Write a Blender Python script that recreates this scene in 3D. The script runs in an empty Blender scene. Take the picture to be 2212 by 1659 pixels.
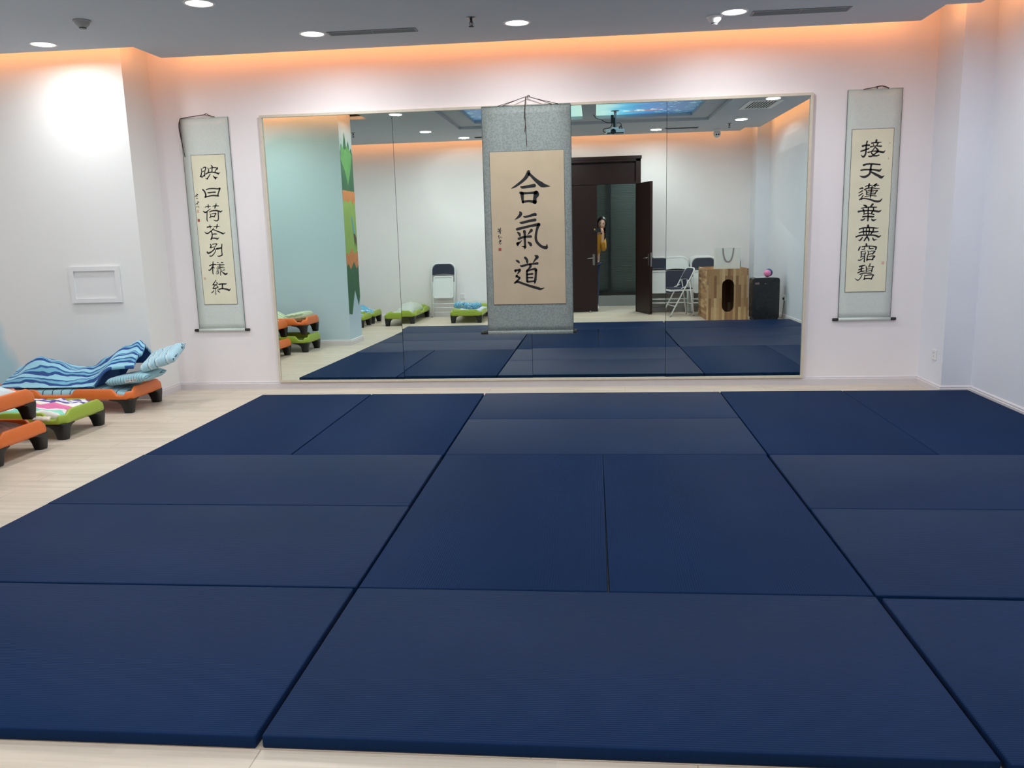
import bpy, bmesh, math, random
from mathutils import Vector, Matrix, noise
from mathutils.geometry import tessellate_polygon

SC = bpy.context.scene
COL = SC.collection
random.seed(7)
PI = math.pi

# ------------------------------------------------------------------ camera
cam_d = bpy.data.cameras.new('camera')
cam = bpy.data.objects.new('camera', cam_d)
COL.objects.link(cam)
YAW, PITCH, ROLL, FPX = -0.101150618, -0.183152321, -0.0266914765, 1803.04
EYE = Vector((0.9537, -2.0616, 1.4337))
_f = Vector((math.sin(YAW)*math.cos(PITCH), math.cos(YAW)*math.cos(PITCH), math.sin(PITCH)))
_r = Vector((math.cos(YAW), -math.sin(YAW), 0))
_u = _r.cross(_f)
_r2 = math.cos(ROLL)*_r + math.sin(ROLL)*_u
_u2 = -math.sin(ROLL)*_r + math.cos(ROLL)*_u
cam.matrix_world = Matrix(((_r2.x, _u2.x, -_f.x, EYE.x), (_r2.y, _u2.y, -_f.y, EYE.y),
                           (_r2.z, _u2.z, -_f.z, EYE.z), (0, 0, 0, 1)))
cam_d.sensor_fit = 'HORIZONTAL'
cam_d.sensor_width = 36.0
cam_d.lens = FPX/2212*36.0
cam_d.clip_start = 0.03
SC.camera = cam

# ------------------------------------------------------------------ world, exposure, lamps
w = bpy.data.worlds.new('world'); SC.world = w; w.use_nodes = True
w.node_tree.nodes['Background'].inputs[0].default_value = (0.55, 0.6, 0.7, 1)
w.node_tree.nodes['Background'].inputs[1].default_value = 0.15
vs = SC.view_settings
vs.view_transform = 'Standard'; vs.look = 'None'; vs.gamma = 1.0; vs.use_curve_mapping = False
vs.exposure = -0.6
SC.cycles.use_denoising = True
SC.cycles.sample_clamp_indirect = 4.0
SC.cycles.max_bounces = 10
SC.cycles.diffuse_bounces = 5
SC.cycles.glossy_bounces = 5

HC = 2.975            # underside of the dropped ceiling
LAMP_W = 26.0
LAMP_COL = (0.955, 0.985, 1.0)
COVE_W = 3.6          # watts per metre of the LED strip in the ceiling gap
COVE_COL = (1.0, 0.36, 0.10)

def area_light(name, loc, direction, sx, sy, watts, color, shape='RECTANGLE', spread=PI):
    l = bpy.data.lights.new(name, 'AREA')
    l.shape = shape; l.size = sx
    if shape in ('RECTANGLE', 'ELLIPSE'): l.size_y = sy
    l.energy = watts; l.color = color; l.spread = spread
    o = bpy.data.objects.new(name, l); COL.objects.link(o)
    o.location = loc
    o.rotation_euler = Vector(direction).to_track_quat('-Z', 'Y').to_euler()
    return o

# the ceiling downlights (their housings are built further down)
LAMPS = [(-3.38, 4.55), (-1.22, 4.66), (0.385, 4.64), (2.0, 4.65), (-1.66, 3.66), (3.28, 3.66), (-1.67, 1.66),
         (3.28, 1.77), (-1.67, -0.36), (3.27, -0.30), (-1.22, -1.38), (0.385, -1.34), (1.965, -1.28),
         (-3.38, 2.75), (-3.4, -0.5)]  # these two are unseen, added to light the alcove and rear left corner
for (x, y) in LAMPS:
    area_light('downlight_lamp', (x, y, HC-0.012), (0, 0, -1), 0.17, 0.17, LAMP_W*(0.8 if y > 4 and x < -3 else 1.0), LAMP_COL, 'DISK', math.radians(172))
area_light('corridor_fill', (1.9, -2.9, 2.75), (0, 0, -1), 0.3, 0.3, 60.0, (0.9, 0.95, 1.0))  # unseen fill light, added to brighten the corridor beyond the door

# warm LED strip along the edges of the dropped ceiling: (start, end, outward direction)
COVES = [((-2.77, 5.25), (3.545, 5.25), (0, 1)), ((-2.77, 4.8), (-2.77, 5.25), (-1, 0)), ((-4.7, 4.8), (-2.77, 4.8), (0, 1)),
         ((3.545, 4.76), (3.545, 5.25), (1, 0)), ((3.545, 4.76), (3.785, 4.76), (0, 1)), ((3.785, -1.47), (3.785, 4.76), (1, 0)),
         ((3.55, -1.9), (3.55, -1.47), (1, 0)), ((-4.7, -1.9), (3.55, -1.9), (0, -1)),
         ((-2.16, 1.3), (-2.16, 2.1), (-1, 0)), ((-4.7, 2.1), (-2.16, 2.1), (0, -1))]
for (a, b, d) in COVES:
    a, b, d = Vector((*a, 0)), Vector((*b, 0)), Vector((*d, 0))
    L = (b-a).length
    mid = (a+b)/2 + d*0.02 + Vector((0, 0, HC+0.09))
    ln = (b-a).normalized()
    ll = bpy.data.lights.new('cove_strip_lamp', 'AREA'); ll.shape = 'RECTANGLE'
    ll.size = L; ll.size_y = 0.03; ll.energy = COVE_W*L; ll.color = COVE_COL
    lo = bpy.data.objects.new('cove_strip_lamp', ll); COL.objects.link(lo)
    zdir = -(d*1.0 + Vector((0, 0, 0.15))).normalized()     # local +Z points away from the light's throw
    xdir = ln; ydir = zdir.cross(xdir).normalized()
    lo.matrix_world = Matrix(((xdir.x, ydir.x, zdir.x, mid.x), (xdir.y, ydir.y, zdir.y, mid.y),
                              (xdir.z, ydir.z, zdir.z, mid.z), (0, 0, 0, 1)))

# ------------------------------------------------------------------ helpers
def lin(c):
    return tuple(((v/255.0)/12.92 if v/255.0 <= 0.04045 else (((v/255.0)+0.055)/1.055)**2.4) for v in c)

class N:
    """small node-tree writer"""
    def __init__(self, name):
        self.m = bpy.data.materials.new(name); self.m.use_nodes = True
        self.t = self.m.node_tree; self.b = self.t.nodes['Principled BSDF']
    def n(self, typ, **kw):
        nd = self.t.nodes.new(typ)
        for k, v in kw.items():
            if k.startswith('i_'):
                key = k[2:]
                nd.inputs[int(key) if key.isdigit() else key.replace('_', ' ')].default_value = v
            else: setattr(nd, k, v)
        return nd
    def l(self, a, b): self.t.links.new(a, b)
    def set(self, **kw):
        for k, v in kw.items(): self.b.inputs[k.replace('_', ' ')].default_value = v
    def ramp(self, src, stops, interp='LINEAR'):
        r = self.n('ShaderNodeValToRGB'); r.color_ramp.interpolation = interp
        els = r.color_ramp.elements
        while len(els) < len(stops): els.new(0.5)
        for e, (p, c) in zip(els, stops): e.position = p; e.color = (*c, 1)
        self.l(src, r.inputs[0]); return r
    def bump(self, src, strength, dist):
        b = self.n('ShaderNodeBump'); b.inputs['Strength'].default_value = strength
        b.inputs['Distance'].default_value = dist
        self.l(src, b.inputs['Height']); self.l(b.outputs[0], self.b.inputs['Normal']); return b
    def obj_co(self): return self.n('ShaderNodeTexCoord').outputs['Object']
    def map(self, src, scale=(1, 1, 1), rot=(0, 0, 0), loc=(0, 0, 0)):
        mp = self.n('ShaderNodeMapping')
        mp.inputs['Scale'].default_value = scale; mp.inputs['Rotation'].default_value = rot
        mp.inputs['Location'].default_value = loc
        self.l(src, mp.inputs[0]); return mp.outputs[0]

def plain(name, rgb, rough=0.5, metal=0.0, spec=0.5, mottle=0.0, mscale=12.0, bump=0.0, bscale=60.0, sheen=0.0):
    k = N(name); c = lin(rgb)
    k.set(Roughness=rough, Metallic=metal)
    k.b.inputs['Specular IOR Level'].default_value = spec
    k.b.inputs['Base Color'].default_value = (*c, 1)
    co = k.obj_co()
    nz = k.n('ShaderNodeTexNoise'); nz.inputs['Scale'].default_value = mscale; nz.inputs['Detail'].default_value = 4
    k.l(co, nz.inputs['Vector'])
    lo = tuple(v*(1-mottle) for v in c); hi = tuple(min(1, v*(1+mottle)) for v in c)
    r = k.ramp(nz.outputs['Fac'], [(0.3, lo), (0.7, hi)])
    k.l(r.outputs[0], k.b.inputs['Base Color'])
    if bump:
        n2 = k.n('ShaderNodeTexNoise'); n2.inputs['Scale'].default_value = bscale; n2.inputs['Detail'].default_value = 3
        k.l(co, n2.inputs['Vector']); k.bump(n2.outputs['Fac'], bump, 0.01)
    if sheen: k.b.inputs['Sheen Weight'].default_value = sheen
    return k.m

def mesh_obj(name, bm, mats, parent=None, smooth=False, loc=None):
    me = bpy.data.meshes.new(name)
    bmesh.ops.recalc_face_normals(bm, faces=bm.faces[:])
    bm.to_mesh(me); bm.free()
    if not isinstance(mats, (list, tuple)): mats = [mats]
    for m in mats: me.materials.append(m)
    if smooth:
        for p in me.polygons: p.use_smooth = True
    o = bpy.data.objects.new(name, me); COL.objects.link(o)
    if parent is not None: o.parent = parent
    if loc is not None: o.location = loc
    return o

def smooth_by_angle(o, ang=40):
    me = o.data
    for p in me.polygons: p.use_smooth = True
    bm = bmesh.new(); bm.from_mesh(me)
    for e in bm.edges:
        if len(e.link_faces) == 2 and e.calc_face_angle(0) > math.radians(ang): e.smooth = False
    bm.to_mesh(me); bm.free()
    return o

def tag(o, label, cat, group=None, kind=None):
    o['label'] = label; o['category'] = cat
    if group: o['group'] = group
    if kind: o['kind'] = kind
    return o

def thing(name, label, cat, loc=(0, 0, 0), rz=0.0, group=None):
    o = bpy.data.objects.new(name, None); COL.objects.link(o)
    o.location = loc; o.rotation_euler = (0, 0, rz); o.empty_display_size = 0.1
    return tag(o, label, cat, group)

def struct(name, bm, mats, parent=None, smooth=False, label=None):
    o = mesh_obj(name, bm, mats, parent, smooth)
    o['kind'] = 'structure'
    if label: o['label'] = label
    return o

def copy_tree(root, loc, rot, label, group=None):
    r = root.copy(); COL.objects.link(r); r.location = loc; r.rotation_euler = rot; r['label'] = label
    if group: r['group'] = group
    for ch in list(root.children):
        c = ch.copy(); COL.objects.link(c); c.parent = r
        for g in list(ch.children):
            d = g.copy(); COL.objects.link(d); d.parent = c
    return r

def B(): return bmesh.new()

def box(bm, x0, x1, y0, y1, z0, z1, mi=0):
    vs_ = [bm.verts.new(p) for p in ((x0, y0, z0), (x1, y0, z0), (x1, y1, z0), (x0, y1, z0),
                                     (x0, y0, z1), (x1, y0, z1), (x1, y1, z1), (x0, y1, z1))]
    for f in ((0, 3, 2, 1), (4, 5, 6, 7), (0, 1, 5, 4), (1, 2, 6, 5), (2, 3, 7, 6), (3, 0, 4, 7)):
        fc = bm.faces.new([vs_[i] for i in f]); fc.material_index = mi
    return vs_

def rbox(bm, x0, x1, y0, y1, z0, z1, r=0.005, seg=2, M=None, mi=0):
    t = bmesh.new(); box(t, x0, x1, y0, y1, z0, z1)
    bmesh.ops.bevel(t, geom=t.edges[:], offset=r, segments=seg, profile=0.5, affect='EDGES')
    merge(bm, t, M, mi)

def merge(bm, t, M=None, mi=None):
    mp = {}
    for v in t.verts: mp[v] = bm.verts.new(M @ v.co if M is not None else v.co)
    for f in t.faces:
        try: nf = bm.faces.new([mp[v] for v in f.verts])
        except ValueError: continue
        nf.smooth = f.smooth
        nf.material_index = f.material_index if mi is None else mi
    t.free()

def frame_for(d):
    d = d.normalized()
    a = Vector((0, 0, 1)) if abs(d.z) < 0.9 else Vector((1, 0, 0))
    x = d.cross(a).normalized(); return x, d.cross(x).normalized()

def tube(bm, pts, r, n=10, mi=0, cap=True, closed=False):
    pts = [Vector(p) for p in pts]; k = len(pts)
    rs = r if isinstance(r, (list, tuple)) else [r]*k
    rings = []; px = None
    for i, p in enumerate(pts):
        if closed: d = pts[(i+1) % k]-pts[i-1]
        elif i == 0: d = pts[1]-pts[0]
        elif i == k-1: d = pts[-1]-pts[-2]
        else: d = (pts[i]-pts[i-1]).normalized()+(pts[i+1]-pts[i]).normalized()
        d.normalize()
        if px is None: x, y = frame_for(d)
        else:
            x = (px-d*px.dot(d)).normalized(); y = d.cross(x)
        px = x
        rings.append([bm.verts.new(p+(x*math.cos(2*PI*j/n)+y*math.sin(2*PI*j/n))*rs[i]) for j in range(n)])
    for i in range(k if closed else k-1):
        A, Bq = rings[i], rings[(i+1) % k]
        for j in range(n):
            f = bm.faces.new((A[j], A[(j+1) % n], Bq[(j+1) % n], Bq[j])); f.smooth = True; f.material_index = mi
    if cap and not closed:
        f = bm.faces.new(rings[0][::-1]); f.material_index = mi
        f = bm.faces.new(rings[-1]); f.material_index = mi

def rail(pts, r=0.03, n=5):
    """polyline with its corners rounded"""
    pts = [Vector(p) for p in pts]; out = [pts[0]]
    for i in range(1, len(pts)-1):
        a, b, c = pts[i-1], pts[i], pts[i+1]
        q = min(r, (a-b).length*0.45, (c-b).length*0.45)
        p0 = b+(a-b).normalized()*q; p1 = b+(c-b).normalized()*q
        for j in range(n+1):
            t = j/n; out.append(p0*(1-t)**2+b*2*t*(1-t)+p1*t*t)
    out.append(pts[-1]); return out

def spline(pts, sub=6):
    P = [Vector(p) for p in pts]
    if len(P) < 3: return P
    Q = [P[0]*2-P[1]]+P+[P[-1]*2-P[-2]]; out = []
    for i in range(1, len(Q)-2):
        a, b, c, d = Q[i-1], Q[i], Q[i+1], Q[i+2]
        for j in range(sub):
            t = j/sub
            out.append(0.5*((2*b)+(c-a)*t+(2*a-5*b+4*c-d)*t*t+(3*b-a-3*c+d)*t**3))
    out.append(P[-1]); return out

def lathe(bm, prof, n=24, M=None, mi=0, smooth=True):
    """profile [(r, z)...] turned about z; closed where r is 0"""
    rings = []
    for (r, z) in prof:
        if r < 1e-6: rings.append([bm.verts.new((0, 0, z))])
        else: rings.append([bm.verts.new((r*math.cos(2*PI*j/n), r*math.sin(2*PI*j/n), z)) for j in range(n)])
    if M is not None:
        for R in rings:
            for v in R: v.co = M @ v.co
    for i in range(len(rings)-1):
        a, b = rings[i], rings[i+1]
        for j in range(n):
            q = (j+1) % n
            if len(a) == 1 and len(b) == 1: continue
            if len(a) == 1: f = bm.faces.new((a[0], b[j], b[q]))
            elif len(b) == 1: f = bm.faces.new((a[j], a[q], b[0]))
            else: f = bm.faces.new((a[j], a[q], b[q], b[j]))
            f.smooth = smooth; f.material_index = mi

def prism(bm, outer, holes, lo, hi, axis='z', mi=0):
    """polygon (with holes) extruded; axis z: (x,y) outline; y: (x,z) outline; x: (y,z) outline"""
    def P(a, b, h):
        return {'z': (a, b, h), 'y': (a, h, b), 'x': (h, a, b)}[axis]
    loops = [outer]+list(holes)
    tri = tessellate_polygon([[Vector((a, b, 0)) for a, b in lp] for lp in loops])
    flat = [p for lp in loops for p in lp]
    vl = [bm.verts.new(P(a, b, lo)) for a, b in flat]; vh = [bm.verts.new(P(a, b, hi)) for a, b in flat]
    for t in tri:
        for V in (vl, vh):
            try: bm.faces.new([V[i] for i in t]).material_index = mi
            except ValueError: pass
    k = 0
    for lp in loops:
        m = len(lp)
        for i in range(m):
            j = (i+1) % m
            bm.faces.new((vl[k+i], vl[k+j], vh[k+j], vh[k+i])).material_index = mi
        k += m

def rect(x0, x1, y0, y1): return [(x0, y0), (x1, y0), (x1, y1), (x0, y1)]

def rrect(x0, x1, y0, y1, r, n=6):
    out = []
    for (cx, cy, a0) in ((x1-r, y1-r, 0), (x0+r, y1-r, 90), (x0+r, y0+r, 180), (x1-r, y0+r, 270)):
        for i in range(n+1):
            a = math.radians(a0+90*i/n); out.append((cx+r*math.cos(a), cy+r*math.sin(a)))
    return out

def heap(bm, nx, ny, fn, base, mi=0):
    """closed soft solid: top point fn(u,v)->(x,y,z), underside at base(u,v)->z"""
    top = [[bm.verts.new(fn(i/nx, j/ny)) for j in range(ny+1)] for i in range(nx+1)]
    bot = [[bm.verts.new((top[i][j].co.x, top[i][j].co.y, min(base(top[i][j].co) if callable(base) else base, top[i][j].co.z-0.002))) for j in range(ny+1)] for i in range(nx+1)]
    uv = bm.loops.layers.uv.verify()
    for i in range(nx):
        for j in range(ny):
            f = bm.faces.new((top[i][j], top[i+1][j], top[i+1][j+1], top[i][j+1])); f.smooth = True; f.material_index = mi
            for lp, (a, b) in zip(f.loops, ((i, j), (i+1, j), (i+1, j+1), (i, j+1))): lp[uv].uv = (a/nx, b/ny)
            g = bm.faces.new((bot[i][j+1], bot[i+1][j+1], bot[i+1][j], bot[i][j])); g.material_index = mi
    for i in range(nx):
        for (j, s) in ((0, 1), (ny, -1)):
            q = (top[i][j], bot[i][j], bot[i+1][j], top[i+1][j])
            f = bm.faces.new(q if s > 0 else q[::-1]); f.material_index = mi; f.smooth = True
            for lp in f.loops: lp[uv].uv = (i/nx, j/ny)
    for j in range(ny):
        for (i, s) in ((0, -1), (nx, 1)):
            q = (top[i][j], bot[i][j], bot[i][j+1], top[i][j+1])
            f = bm.faces.new(q if s > 0 else q[::-1]); f.material_index = mi; f.smooth = True
            for lp in f.loops: lp[uv].uv = (i/nx, j/ny)

def nz(x, y, z=0.0): return noise.noise(Vector((x, y, z)))
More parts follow.
